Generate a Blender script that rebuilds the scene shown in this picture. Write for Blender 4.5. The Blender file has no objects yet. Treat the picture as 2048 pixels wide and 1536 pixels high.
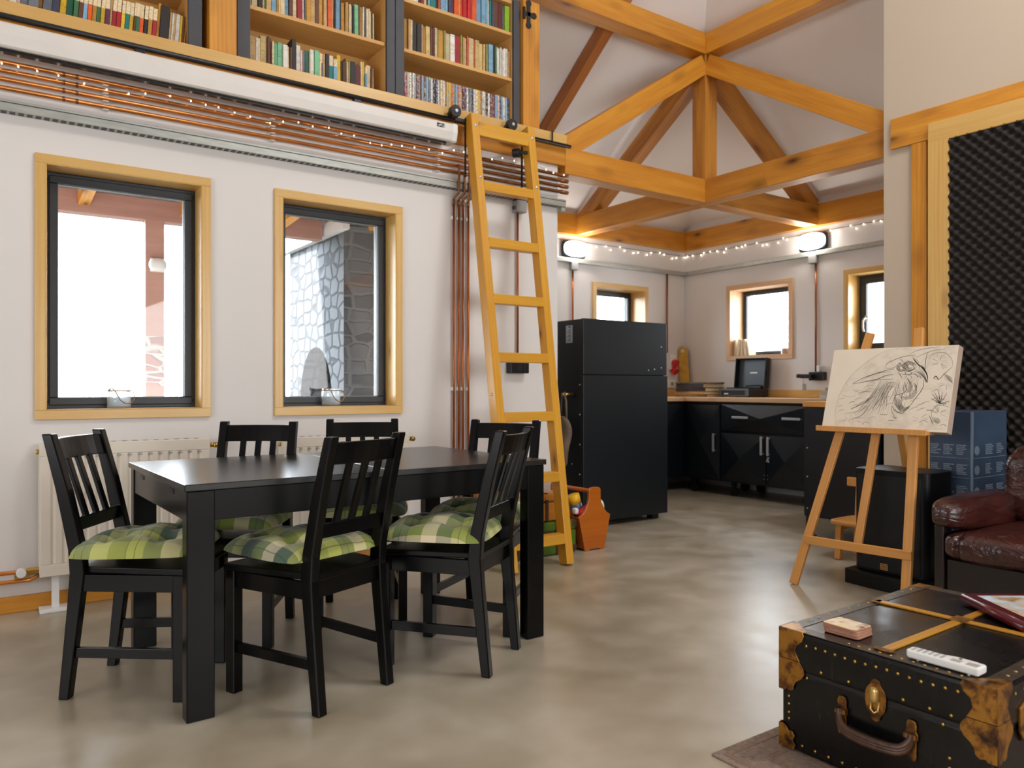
import bpy, bmesh, math, random
from mathutils import Vector, Matrix, noise
S = bpy.context.scene
C = S.collection
PI = math.pi
R = math.radians
random.seed(7)

# ------------------------------------------------------------------ camera, world, lights, exposure
cam_d = bpy.data.cameras.new('camera'); cam = bpy.data.objects.new('camera', cam_d); C.objects.link(cam)
cam.location = (0, 0, 1.04)
YAW = R(55.07)                                   # x axis of the room lies this far right of the view
cam.rotation_euler = (R(90), 0, YAW - R(90))
cam_d.sensor_width = 36; cam_d.lens = 1532 / 2048 * 36
cam_d.shift_y = (775 - 768) / 2048
cam_d.clip_start = .05; cam_d.clip_end = 300
cam_d.dof.use_dof = True; cam_d.dof.focus_distance = 2.95; cam_d.dof.aperture_fstop = 3.6
S.camera = cam
S.view_settings.view_transform = 'Standard'; S.view_settings.look = 'None'
S.view_settings.gamma = 1; S.view_settings.exposure = 0.64
S.view_settings.use_curve_mapping = False
S.cycles.use_denoising = True
S.cycles.max_bounces = 7; S.cycles.diffuse_bounces = 4; S.cycles.glossy_bounces = 3; S.cycles.adaptive_threshold = .02; S.cycles.transparent_max_bounces = 12
S.cycles.sample_clamp_indirect = 3

w = bpy.data.worlds.new('overcast_sky'); S.world = w; w.use_nodes = True
wn = w.node_tree.nodes; wl = w.node_tree.links
bgn = wn['Background']
tc = wn.new('ShaderNodeTexCoord'); sx = wn.new('ShaderNodeSeparateXYZ'); rp = wn.new('ShaderNodeValToRGB')
wl.new(tc.outputs['Generated'], sx.inputs[0]); wl.new(sx.outputs['Z'], rp.inputs[0])
rp.color_ramp.elements[0].position = 0.0; rp.color_ramp.elements[0].color = (.86, .94, 1, 1)
rp.color_ramp.elements[1].position = .6; rp.color_ramp.elements[1].color = (.80, .90, 1, 1)
wl.new(rp.outputs[0], bgn.inputs[0]); bgn.inputs[1].default_value = 11.5

def area(name, loc, rot, sx_, sy_, power, col):
    d = bpy.data.lights.new(name, 'AREA'); d.shape = 'RECTANGLE'; d.size = sx_; d.size_y = sy_
    d.energy = power; d.color = col
    o = bpy.data.objects.new(name, d); C.objects.link(o); o.location = loc; o.rotation_euler = rot
    return o
# added fill lamps imitating daylight
area('daylight_rear_window', (2.5, -2.9, 2.1), (R(108), 0, R(8)), 3.8, 3.0, 145, (.98, .99, 1))
area('daylight_side_window', (-3.9, .6, 1.9), (R(107), 0, R(-90)), 4.0, 2.4, 135, (.99, .99, 1))
area('daylight_roof_window', (3.5, .9, 4.92), (R(16), R(8), 0), 1.5, 1.1, 88, (1, .99, .97))
# sky light finds its way in through the five windows
for nm, loc, rz, a_, b_ in (('kitchen_window', (6.70, 4.91, 1.71), 90, .66, .64), ('kitchen_side_window', (6.70, 3.57, 1.71), 90, .68, .66), ('kitchen_rear_window', (5.5, 6.13, 1.71), 180, .64, .64),
                            ('dining_window', (.615, 4.42, 1.51), 180, .66, 1.12), ('dining_window_right', (1.737, 4.42, 1.51), 180, .66, 1.12)):
    o_ = area('daylight_' + nm, loc, (R(90), 0, R(rz)), a_, b_, 1, (1, 1, 1)); o_.data.cycles.is_portal = True

# ------------------------------------------------------------------ materials
MATS = {}
def _new(name):
    m = bpy.data.materials.new(name); m.use_nodes = True
    nt = m.node_tree; b = nt.nodes['Principled BSDF']
    MATS[name] = m
    return m, nt, nt.nodes, nt.links, b
def srgb(r, g, b):
    f = lambda c: (c / 255 / 12.92) if c / 255 <= .04045 else ((c / 255 + .055) / 1.055) ** 2.4
    return (f(r), f(g), f(b), 1)
def coords(N, L, scale=(1, 1, 1), rand=True):
    t = N.new('ShaderNodeTexCoord'); mp = N.new('ShaderNodeMapping'); mp.inputs['Scale'].default_value = scale
    if rand:
        oi = N.new('ShaderNodeObjectInfo'); ml = N.new('ShaderNodeVectorMath'); ml.operation = 'SCALE'
        ml.inputs[0].default_value = (13.7, 7.3, 9.1); L.new(oi.outputs['Random'], ml.inputs['Scale'])
        ad = N.new('ShaderNodeVectorMath'); ad.operation = 'ADD'
        L.new(t.outputs['Object'], ad.inputs[0]); L.new(ml.outputs[0], ad.inputs[1]); L.new(ad.outputs[0], mp.inputs['Vector'])
    else:
        L.new(t.outputs['Object'], mp.inputs['Vector'])
    return mp.outputs[0]
def tex_noise(N, L, vec, scale, detail=3, rough=.5, dist=0):
    n = N.new('ShaderNodeTexNoise'); n.inputs['Scale'].default_value = scale; n.inputs['Detail'].default_value = detail
    n.inputs['Roughness'].default_value = rough; n.inputs['Distortion'].default_value = dist
    L.new(vec, n.inputs['Vector']); return n.outputs['Fac']
def ramp(N, L, fac, stops, const=False):
    r = N.new('ShaderNodeValToRGB'); e = r.color_ramp.elements
    if const: r.color_ramp.interpolation = 'CONSTANT'
    while len(e) < len(stops): e.new(.5)
    for k, (p, c) in enumerate(stops): e[k].position = p; e[k].color = c
    L.new(fac, r.inputs[0]); return r.outputs[0]
def mixc(N, L, fac, a, b, mode='MIX'):
    m = N.new('ShaderNodeMix'); m.data_type = 'RGBA'; m.blend_type = mode
    for s_, v in ((0, fac), (6, a), (7, b)):
        if isinstance(v, (int, float, tuple)): m.inputs[s_].default_value = v
        else: L.new(v, m.inputs[s_])
    return m.outputs[2]
def mathn(N, L, op, a, b=None):
    m = N.new('ShaderNodeMath'); m.operation = op
    for k, v in enumerate((a, b)):
        if v is None: continue
        if isinstance(v, (int, float)): m.inputs[k].default_value = v
        else: L.new(v, m.inputs[k])
    return m.outputs[0]
def bump(N, L, b, h, strength, dist=.01):
    n = N.new('ShaderNodeBump'); n.inputs['Strength'].default_value = strength; n.inputs['Distance'].default_value = dist
    L.new(h, n.inputs['Height']); L.new(n.outputs[0], b.inputs['Normal'])

def plain(name, col, rough=.5, metal=0, var=0, vscale=8, bmp=0, bscale=60, stretch=(1, 1, 1), emit=0, spec=.5, coat=0):
    m, nt, N, L, b = _new(name)
    b.inputs['Roughness'].default_value = rough; b.inputs['Metallic'].default_value = metal
    b.inputs['Specular IOR Level'].default_value = spec; b.inputs['Coat Weight'].default_value = coat
    b.inputs['Base Color'].default_value = col
    if var or bmp: v = coords(N, L, stretch)
    if var:
        n = tex_noise(N, L, v, vscale, 4)
        lo = tuple(max(0, c * (1 - var)) for c in col[:3]) + (1,); hi = tuple(min(1, c * (1 + var)) for c in col[:3]) + (1,)
        L.new(ramp(N, L, n, [(.3, lo), (.7, hi)]), b.inputs['Base Color'])
    if bmp: bump(N, L, b, tex_noise(N, L, v, bscale, 3), bmp)
    if emit:
        b.inputs['Emission Color'].default_value = col; b.inputs['Emission Strength'].default_value = emit
    return m
def wood(name, light, dark, knot, rough=.42, kn=1.0, fine=22, coat=0.0):
    # grain runs along the object's x axis
    m, nt, N, L, b = _new(name)
    v = coords(N, L, (.55, 6, 6))
    n1 = tex_noise(N, L, v, 1.6, 4, .55, .9)
    v2 = coords(N, L, (1.2, fine * 2, fine * 2))
    n2 = tex_noise(N, L, v2, 2.0, 3, .6)
    wv = N.new('ShaderNodeTexWave'); wv.wave_type = 'BANDS'; wv.bands_direction = 'Y'
    wv.inputs['Scale'].default_value = 2.2; wv.inputs['Distortion'].default_value = 5; wv.inputs['Detail'].default_value = 2
    L.new(v, wv.inputs['Vector'])
    f = mathn(N, L, 'ADD', mathn(N, L, 'MULTIPLY', n1, .62), mathn(N, L, 'MULTIPLY', n2, .27))
    f = mathn(N, L, 'ADD', f, mathn(N, L, 'MULTIPLY', wv.outputs['Fac'], .11))
    col = ramp(N, L, f, [(.30, light), (.72, dark)])
    if kn:
        vo = N.new('ShaderNodeTexVoronoi'); vo.inputs['Scale'].default_value = 1.0
        L.new(coords(N, L, (2.6, 7, 7)), vo.inputs['Vector'])
        k = ramp(N, L, vo.outputs['Distance'], [(.03, (1, 1, 1, 1)), (.13 * kn, (.35, .35, .35, 1)), (.30 * kn, (0, 0, 0, 1))])
        # only some cells carry a knot
        sp = N.new('ShaderNodeSeparateColor'); L.new(vo.outputs['Color'], sp.inputs[0])
        gate = mathn(N, L, 'GREATER_THAN', sp.outputs[0], .34)
        col = mixc(N, L, mathn(N, L, 'MULTIPLY', k, gate), col, knot)
    L.new(col, b.inputs['Base Color']); b.inputs['Roughness'].default_value = rough
    b.inputs['Coat Weight'].default_value = coat; b.inputs['Coat Roughness'].default_value = .25
    bump(N, L, b, n2, .08, .004)
    return m

M_beam = wood('honey_timber', srgb(222, 157, 54), srgb(182, 111, 28), srgb(88, 42, 14), .45, 1.2)
M_beamd = wood('aged_timber', srgb(210, 144, 52), srgb(158, 94, 26), srgb(66, 32, 10), .45, 1.7)
M_trim = wood('pine_trim', srgb(224, 184, 112), srgb(204, 156, 80), srgb(120, 66, 24), .36, .9, coat=.5)
M_pale = wood('pale_pine', srgb(226, 188, 146), srgb(206, 158, 112), srgb(126, 78, 40), .42, .8)
M_ladder = wood('ladder_pine', srgb(220, 164, 52), srgb(200, 138, 34), srgb(110, 56, 14), .36, .7)
M_shelf = wood('shelf_pine', srgb(224, 178, 108), srgb(202, 150, 80), srgb(116, 68, 28), .5, 1.0)
M_easel = wood('easel_beech', srgb(210, 152, 82), srgb(192, 130, 62), srgb(150, 90, 40), .38, 0)
M_box = wood('toolbox_wood', srgb(198, 108, 22), srgb(172, 84, 12), srgb(110, 46, 8), .32, 0, coat=.3)
M_rafter = wood('rafter_timber', srgb(196, 126, 60), srgb(150, 88, 38), srgb(66, 30, 12), .5, 1.0)
M_darkwood = wood('dark_stained_wood', srgb(38, 27, 22), srgb(22, 15, 12), srgb(14, 8, 6), .35, 0)

def wall_mat(name, col):
    m, nt, N, L, b = _new(name)
    v = coords(N, L, (1, 1, 1), False)
    n = tex_noise(N, L, v, 1.3, 3)
    L.new(ramp(N, L, n, [(.3, tuple(c * .975 for c in col[:3]) + (1,)), (.7, col)]), b.inputs['Base Color'])
    b.inputs['Roughness'].default_value = .75
    bump(N, L, b, tex_noise(N, L, v, 90, 3), .05, .003)
    return m
M_wall = wall_mat('white_plaster', srgb(227, 223, 220))
M_wallw = wall_mat('warm_plaster', srgb(198, 182, 162))
M_rear = wall_mat('rear_room_panelling', srgb(122, 104, 86))
M_ceil = wall_mat('ceiling_plaster', srgb(242, 239, 237))

def floor_mat():
    m, nt, N, L, b = _new('polished_concrete')
    v = coords(N, L, (1, 1, 1), False)
    n1 = tex_noise(N, L, v, 1.1, 3, .5, .4); n2 = tex_noise(N, L, v, 5.0, 2, .5); n3 = tex_noise(N, L, v, 30, 3)
    f = mathn(N, L, 'ADD', mathn(N, L, 'MULTIPLY', n1, .55), mathn(N, L, 'MULTIPLY', n2, .45))
    col = ramp(N, L, f, [(.28, srgb(140, 126, 102)), (.5, srgb(168, 157, 136)), (.72, srgb(194, 185, 168))])
    # sawn expansion joint
    sp = N.new('ShaderNodeSeparateXYZ'); t = N.new('ShaderNodeTexCoord'); L.new(t.outputs['Object'], sp.inputs[0])
    ln = mathn(N, L, 'ABSOLUTE', mathn(N, L, 'SUBTRACT', mathn(N, L, 'ADD', mathn(N, L, 'MULTIPLY', sp.outputs[0], .27), sp.outputs[1]), 4.80))
    ln = mathn(N, L, 'LESS_THAN', ln, .004)
    col = mixc(N, L, mathn(N, L, 'MULTIPLY', ln, .55), col, srgb(70, 62, 52))
    L.new(col, b.inputs['Base Color'])
    rr = ramp(N, L, n2, [(.3, (.285,) * 3 + (1,)), (.7, (.36,) * 3 + (1,))])
    L.new(rr, b.inputs['Roughness']); b.inputs['Specular IOR Level'].default_value = 1.0
    bump(N, L, b, tex_noise(N, L, v, 3, 1), .03, .01)
    return m
M_floor = floor_mat()

M_black = plain('black_stain', srgb(6, 6, 7), .27, var=.2, vscale=14, bmp=.015, bscale=120, spec=.26)
M_tablet = plain('black_brown_table', srgb(10, 9, 9), .26, var=.3, vscale=20, stretch=(1, 8, 8), spec=.7)
M_steel = plain('matte_black_steel', srgb(18, 24, 29), .40, var=.12, vscale=4, spec=.5)
M_steel2 = plain('black_cabinet_steel', srgb(17, 22, 28), .33, var=.12, vscale=4)
M_frame = plain('anthracite_frame', srgb(48, 53, 58), .42, var=.06)
M_grey = plain('anthracite_paint', srgb(70, 70, 76), .55, var=.06)
M_chrome = plain('brushed_steel', srgb(206, 208, 212), .3, .55)
M_white = plain('white_plastic', srgb(232, 232, 230), .35, var=.02)
M_screen = plain('screen_housing_white', srgb(226, 220, 214), .4, var=.02)
M_rad = plain('radiator_enamel', srgb(224, 214, 200), .4, var=.02)
M_zinc = plain('galvanised_steel', srgb(176, 178, 172), .42, .55, var=.12, vscale=9, stretch=(1, 5, 5))
M_copper = plain('copper', srgb(214, 138, 72), .3, .75, var=.25, vscale=5)
M_copper2 = plain('dark_copper', srgb(168, 92, 44), .3, .75, var=.3, vscale=6)
M_copperd = plain('tarnished_copper', srgb(140, 92, 58), .4, .7, var=.35, vscale=30)
M_brassv = plain('brass', srgb(190, 150, 70), .3, .9, var=.2)
M_rubber = plain('black_rubber', srgb(16, 16, 17), .45, bmp=.02)
M_blk = plain('black_plastic', srgb(20, 21, 23), .35)
M_greyp = plain('grey_plastic', srgb(150, 150, 148), .5)
M_red = plain('red_plastic', srgb(200, 26, 34), .35)
M_paper = plain('book_paper', srgb(226, 208, 172), .8, var=.08, vscale=50, stretch=(1, 1, 1))
M_ivory = plain('ivory_paper', srgb(226, 212, 192), .7, var=.1, vscale=30)
M_yel = plain('yellow_plastic', srgb(238, 186, 30), .4)
M_blue = plain('slate_blue_plastic', srgb(70, 92, 130), .35)
M_whiteball = plain('mint_white_plastic', srgb(220, 236, 230), .35, var=.06)
M_rope = plain('jute_rope', srgb(150, 118, 84), .8, bmp=.3, bscale=200)
M_bag = plain('taupe_cloth', srgb(120, 104, 88), .85, var=.2, vscale=12, bmp=.2)
M_case = wood('tan_leather_case', srgb(186, 118, 30), srgb(150, 88, 18), srgb(90, 40, 10), .36, 0)
M_caseg = plain('green_leatherette', srgb(74, 104, 24), .3, var=.3, vscale=7, bmp=.1, bscale=90)
M_strap = plain('dark_leather_strap', srgb(64, 40, 24), .5, var=.2)
M_foam = plain('charcoal_foam', srgb(44, 38, 34), .9, var=.15, vscale=60, bmp=.3, bscale=300)
M_speaker = plain('speaker_black', srgb(9, 9, 10), .4, var=.2, vscale=40, spec=.3)
M_gold = plain('gold_badge', srgb(196, 150, 88), .35, .6)
M_leather = None
def leather():
    m, nt, N, L, b = _new('oxblood_leather')
    v = coords(N, L, (1, 1, 1))
    n = tex_noise(N, L, v, 5, 4)
    L.new(ramp(N, L, n, [(.3, srgb(40, 15, 13)), (.7, srgb(70, 30, 24))]), b.inputs['Base Color'])
    b.inputs['Roughness'].default_value = .26; b.inputs['Specular IOR Level'].default_value = .6
    h = mathn(N, L, 'ADD', tex_noise(N, L, coords(N, L, (1, 1.6, 3)), 7, 3, .5, 1.2), mathn(N, L, 'MULTIPLY', tex_noise(N, L, v, 160, 2), .06))
    bump(N, L, b, h, .55, .02)
    return m
M_leather = leather()
def trunk_mat():
    m, nt, N, L, b = _new('worn_black_trunk')
    v = coords(N, L, (1, 1, 1))
    n = tex_noise(N, L, v, 4, 5, .65); n2 = tex_noise(N, L, coords(N, L, (3, 14, 3)), 5, 4, .6, 1)
    L.new(ramp(N, L, n2, [(.46, srgb(11, 11, 12)), (.66, srgb(22, 20, 18)), (.84, srgb(60, 50, 38))]), b.inputs['Base Color'])
    L.new(ramp(N, L, n, [(.3, (.16,) * 3 + (1,)), (.7, (.34,) * 3 + (1,))]), b.inputs['Roughness'])
    b.inputs['Specular IOR Level'].default_value = .36
    bump(N, L, b, mathn(N, L, 'ADD', n, mathn(N, L, 'MULTIPLY', tex_noise(N, L, v, 60, 3), .4)), .06, .006)
    return m
M_trunk = trunk_mat()
M_trunke = plain('worn_trunk_binding', srgb(58, 50, 42), .35, var=.4, vscale=18, bmp=.15, bscale=60)
def brass_worn():
    m, nt, N, L, b = _new('tarnished_brass')
    v = coords(N, L, (1, 1, 1))
    n = tex_noise(N, L, v, 17, 6, .6, .3)
    L.new(ramp(N, L, n, [(.36, srgb(52, 34, 24)), (.45, srgb(112, 72, 32)), (.52, srgb(160, 110, 40)), (.70, srgb(178, 126, 48))]), b.inputs['Base Color'])
    b.inputs['Metallic'].default_value = .6; b.inputs['Roughness'].default_value = .34
    bump(N, L, b, tex_noise(N, L, v, 30, 3), .15, .004)
    return m
M_tbrass = brass_worn()
M_slat = wood('varnished_slat', srgb(200, 146, 50), srgb(160, 104, 30), srgb(80, 44, 14), .3, 0)
M_handle = plain('handle_leather', srgb(74, 48, 34), .4, var=.4, vscale=40, bmp=.2)
def rug_mat():
    m, nt, N, L, b = _new('taupe_woven_rug')
    v = coords(N, L, (1, 1, 1), False)
    n = tex_noise(N, L, v, 60, 3, .7); n2 = tex_noise(N, L, v, 7, 3)
    f = mathn(N, L, 'ADD', mathn(N, L, 'MULTIPLY', n, .6), mathn(N, L, 'MULTIPLY', n2, .4))
    L.new(ramp(N, L, f, [(.35, srgb(104, 86, 74)), (.65, srgb(152, 132, 118))]), b.inputs['Base Color'])
    b.inputs['Roughness'].default_value = .95
    bump(N, L, b, n, .5, .004)
    return m
M_rug = rug_mat()
M_rugd = plain('taupe_rug_border', srgb(132, 110, 94), .95, var=.2, vscale=60, bmp=.4, bscale=150)

def plaid():
    m, nt, N, L, b = _new('green_plaid_cotton')
    t = N.new('ShaderNodeTexCoord'); sp = N.new('ShaderNodeSeparateXYZ')
    oi = N.new('ShaderNodeObjectInfo')
    L.new(t.outputs['Object'], sp.inputs[0])
    def band(ax):
        u = mathn(N, L, 'ADD', mathn(N, L, 'MULTIPLY', sp.outputs[ax], 2.55), 5.0)
        u = mathn(N, L, 'ADD', u, oi.outputs['Random'])
        return mathn(N, L, 'FRACT', u)
    cols = [srgb(118, 130, 56), srgb(172, 178, 88), srgb(78, 100, 76), srgb(224, 208, 176), srgb(124, 138, 58), srgb(62, 84, 74), srgb(184, 184, 116)]
    st = lambda sh: [(k / 7, cols[(k + sh) % 7]) for k in range(7)]
    a, c = band(0), band(1)
    col = mixc(N, L, .5, ramp(N, L, a, st(0), True), ramp(N, L, c, st(3), True))
    def lines(f):
        g = mathn(N, L, 'FRACT', mathn(N, L, 'MULTIPLY', f, 14))
        h = mathn(N, L, 'LESS_THAN', g, .10)
        k = mathn(N, L, 'GREATER_THAN', mathn(N, L, 'FRACT', mathn(N, L, 'MULTIPLY', f, 2.33)), .55)
        return mathn(N, L, 'MULTIPLY', h, k)
    ln = mathn(N, L, 'MAXIMUM', lines(a), lines(c))
    col = mixc(N, L, mathn(N, L, 'MULTIPLY', ln, .6), col, srgb(56, 66, 30))
    L.new(col, b.inputs['Base Color']); b.inputs['Roughness'].default_value = .8
    b.inputs['Sheen Weight'].default_value = .3
    v = coords(N, L, (1, 1, 1))
    bump(N, L, b, mathn(N, L, 'ADD', tex_noise(N, L, v, 16, 3), mathn(N, L, 'MULTIPLY', tex_noise(N, L, v, 350, 2), .1)), .25, .01)
    return m
M_plaid = plaid()

def glass(name='window_glass', tint=(1, 1, 1, 1), gl=.06):
    m, nt, N, L, b = _new(name); N.remove(b)
    out = N['Material Output']
    t = N.new('ShaderNodeBsdfTransparent'); t.inputs[0].default_value = tint
    g = N.new('ShaderNodeBsdfGlossy'); g.inputs['Roughness'].default_value = .02
    lw = N.new('ShaderNodeLayerWeight'); lw.inputs['Blend'].default_value = .25
    mx = N.new('ShaderNodeMixShader')
    f = mathn(N, L, 'ADD', mathn(N, L, 'MULTIPLY', lw.outputs['Fresnel'], .5), gl * .5)
    L.new(f, mx.inputs[0]); L.new(t.outputs[0], mx.inputs[1]); L.new(g.outputs[0], mx.inputs[2]); L.new(mx.outputs[0], out.inputs[0])
    return m
M_glass = glass()
M_jar = glass('jar_glass', (.95, .97, .98, 1), .16)
def add_glare(m):  # white mixed into clear glass, imitating bright reflections
    N, L = m.node_tree.nodes, m.node_tree.links; out = N['Material Output']; s0 = out.inputs[0].links[0].from_socket
    t = N.new('ShaderNodeBsdfTranslucent'); t.inputs[0].default_value = (.9, .94, .95, 1); mx = N.new('ShaderNodeMixShader'); mx.inputs[0].default_value = .22
    L.new(s0, mx.inputs[1]); L.new(t.outputs[0], mx.inputs[2]); L.new(mx.outputs[0], out.inputs[0])
add_glare(M_jar)

def stone_mat(name, c1, c2, mortar, sc):
    m, nt, N, L, b = _new(name)
    t = N.new('ShaderNodeTexCoord'); mp = N.new('ShaderNodeMapping'); mp.inputs['Scale'].default_value = sc
    ad = N.new('ShaderNodeVectorMath'); ad.operation = 'ADD'
    ns = N.new('ShaderNodeTexNoise'); ns.inputs['Scale'].default_value = 3; L.new(t.outputs['Object'], ns.inputs['Vector'])
    scl = N.new('ShaderNodeVectorMath'); scl.operation = 'SCALE'; scl.inputs['Scale'].default_value = .10; L.new(ns.outputs['Color'], scl.inputs[0])
    L.new(t.outputs['Object'], ad.inputs[0]); L.new(scl.outputs[0], ad.inputs[1]); L.new(ad.outputs[0], mp.inputs['Vector'])
    vo = N.new('ShaderNodeTexVoronoi'); vo.feature = 'DISTANCE_TO_EDGE'; vo.inputs['Scale'].default_value = 1; vo.inputs['Randomness'].default_value = .55
    vc = N.new('ShaderNodeTexVoronoi'); vc.inputs['Scale'].default_value = 1; vc.inputs['Randomness'].default_value = .55
    L.new(mp.outputs[0], vo.inputs['Vector']); L.new(mp.outputs[0], vc.inputs['Vector'])
    e = ramp(N, L, vo.outputs['Distance'], [(.05, (0, 0, 0, 1)), (.12, (1, 1, 1, 1))])
    spc = N.new('ShaderNodeSeparateColor'); L.new(vc.outputs['Color'], spc.inputs[0])
    L.new(mixc(N, L, e, mortar, mixc(N, L, spc.outputs[0], c1, c2)), b.inputs['Base Color'])
    b.inputs['Roughness'].default_value = .9; bump(N, L, b, e, .6, .03)
    return m
M_stone = stone_mat('pale_rubble_stone', srgb(84, 86, 88), srgb(72, 74, 77), srgb(40, 43, 47), (6.2, 6.2, 8.4))
M_stone_shade = stone_mat('grey_rubble_stone', srgb(86, 86, 88), srgb(56, 57, 60), srgb(88, 88, 90), (4.6, 4.6, 9.5))  # shaded copy of the stone: house-side shade put into its colour

def book_mat(name, kind):
    m, nt, N, L, b = _new(name)
    oi = N.new('ShaderNodeObjectInfo'); t = N.new('ShaderNodeTexCoord'); sp = N.new('ShaderNodeSeparateXYZ')
    L.new(t.outputs['Object'], sp.inputs[0])
    v = coords(N, L, (1, 1, 1)); base = oi.outputs['Color']
    if kind == 'plain':      # faded cloth or paper with a line of lettering down the spine
        fade = ramp(N, L, tex_noise(N, L, v, 18, 3), [(.3, (.82,) * 3 + (1,)), (.7, (1, 1, 1, 1))])
        col = mixc(N, L, 1.0, base, fade, 'MULTIPLY')
        tx = tex_noise(N, L, coords(N, L, (60, 60, 420)), 1, 1)
        band = mathn(N, L, 'GREATER_THAN', tex_noise(N, L, coords(N, L, (.01, .01, 22)), 1, 0), .50)
        dark = mathn(N, L, 'MULTIPLY', mathn(N, L, 'GREATER_THAN', tx, .54), band)
        col = mixc(N, L, mathn(N, L, 'MULTIPLY', dark, .34), col, srgb(60, 40, 24))
    elif kind == 'two':      # pale head of the spine above a coloured block
        z = mathn(N, L, 'GREATER_THAN', sp.outputs[2], .112)
        tx = mathn(N, L, 'GREATER_THAN', tex_noise(N, L, coords(N, L, (50, 50, 380)), 1, 1), .6)
        col = mixc(N, L, z, base, srgb(236, 216, 176))
        col = mixc(N, L, mathn(N, L, 'MULTIPLY', tx, .4), col, srgb(70, 50, 34))
    else:                    # printed film sleeve
        n = N.new('ShaderNodeTexNoise'); n.inputs['Scale'].default_value = 1; n.inputs['Detail'].default_value = 3
        L.new(coords(N, L, (26, 26, 30)), n.inputs['Vector'])
        hs = N.new('ShaderNodeHueSaturation'); hs.inputs['Saturation'].default_value = 1.1; hs.inputs['Value'].default_value = .75; L.new(n.outputs['Color'], hs.inputs['Color'])
        f = ramp(N, L, tex_noise(N, L, coords(N, L, (70, 70, 75)), 1, 2), [(.48, (0, 0, 0, 1)), (.56, (.8,) * 3 + (1,))])
        col = mixc(N, L, f, base, hs.outputs[0])
    L.new(col, b.inputs['Base Color']); b.inputs['Roughness'].default_value = .55 if kind != 'dvd' else .25
    return m
M_bk = book_mat('book_cover', 'plain'); M_bk2 = book_mat('two_tone_book_cover', 'two'); M_dvd = book_mat('printed_sleeve', 'dvd')

def emis(name, col, s):
    m, nt, N, L, b = _new(name)
    b.inputs['Base Color'].default_value = col; b.inputs['Emission Color'].default_value = col; b.inputs['Emission Strength'].default_value = s
    return m
M_lamp = emis('lit_opal_glass', (1, .95, .88, 1), 22)
M_bulb = emis('warm_fairy_bulb', (1, .84, .60, 1), 7); M_bulb.cycles.emission_sampling = 'NONE'
M_ink = plain('graphite', srgb(104, 99, 90), .8)
M_inkl = plain('light_graphite', srgb(178, 168, 152), .8)
M_inkd = plain('dark_graphite', srgb(50, 48, 43), .8)
def canvas_mat():
    m, nt, N, L, b = _new('drawing_canvas')
    v = coords(N, L, (1, 1, 1), False)
    n = tex_noise(N, L, v, 6, 5, .65, 1.0)
    L.new(ramp(N, L, n, [(.36, srgb(202, 190, 172)), (.56, srgb(222, 209, 190))]), b.inputs['Base Color'])
    b.inputs['Roughness'].default_value = .85
    return m
M_canvas = canvas_mat()
M_canvase = plain('canvas_edge', srgb(178, 156, 140), .85, var=.08)
M_canvasf = plain('drawing_paper', srgb(226, 213, 194), .85, var=.03)
M_bluebox = None
def bluebox():
    m, nt, N, L, b = _new('dark_blue_print')
    v = coords(N, L, (1, 1, 1), False); sp = N.new('ShaderNodeSeparateXYZ'); L.new(v, sp.inputs[0])
    n = tex_noise(N, L, v, 3, 3)
    L.new(ramp(N, L, n, [(.3, srgb(48, 62, 82)), (.7, srgb(72, 90, 114))]), b.inputs['Base Color'])
    b.inputs['Roughness'].default_value = .3
    return m
M_bluebox = bluebox()
M_print = plain('pale_print', srgb(122, 136, 152), .5, var=.3, vscale=120)
M_photo = None
def picture(name, cols, sc):
    m, nt, N, L, b = _new(name)
    n = tex_noise(N, L, coords(N, L, (1, 1, 1)), sc, 3, .5, .6)
    L.new(ramp(N, L, n, [(.3 + .4 * k / max(1, len(cols) - 1), c) for k, c in enumerate(cols)]), b.inputs['Base Color'])
    b.inputs['Roughness'].default_value = .25
    return m
M_photo = picture('glossy_photo', [srgb(40, 34, 34), srgb(206, 176, 140), srgb(190, 206, 218), srgb(222, 230, 236)], 14)
M_card = picture('printed_card', [srgb(70, 48, 48), srgb(214, 186, 150), srgb(226, 208, 180), srgb(220, 200, 120)], 26)
M_maroon = plain('maroon_leatherette', srgb(84, 18, 26), .22, var=.1)
M_ground = plain('misty_field', srgb(62, 68, 66), .95, var=.1, vscale=.4)
M_brick = stone_mat('pink_brick', srgb(170, 120, 108), srgb(140, 100, 92), srgb(190, 180, 176), (6, 6, 16))
M_porch = wood('porch_boards', srgb(176, 132, 116), srgb(150, 108, 94), srgb(80, 40, 24), .6, 0)
M_fire = plain('soot', srgb(92, 96, 102), .9, var=.3)

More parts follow.
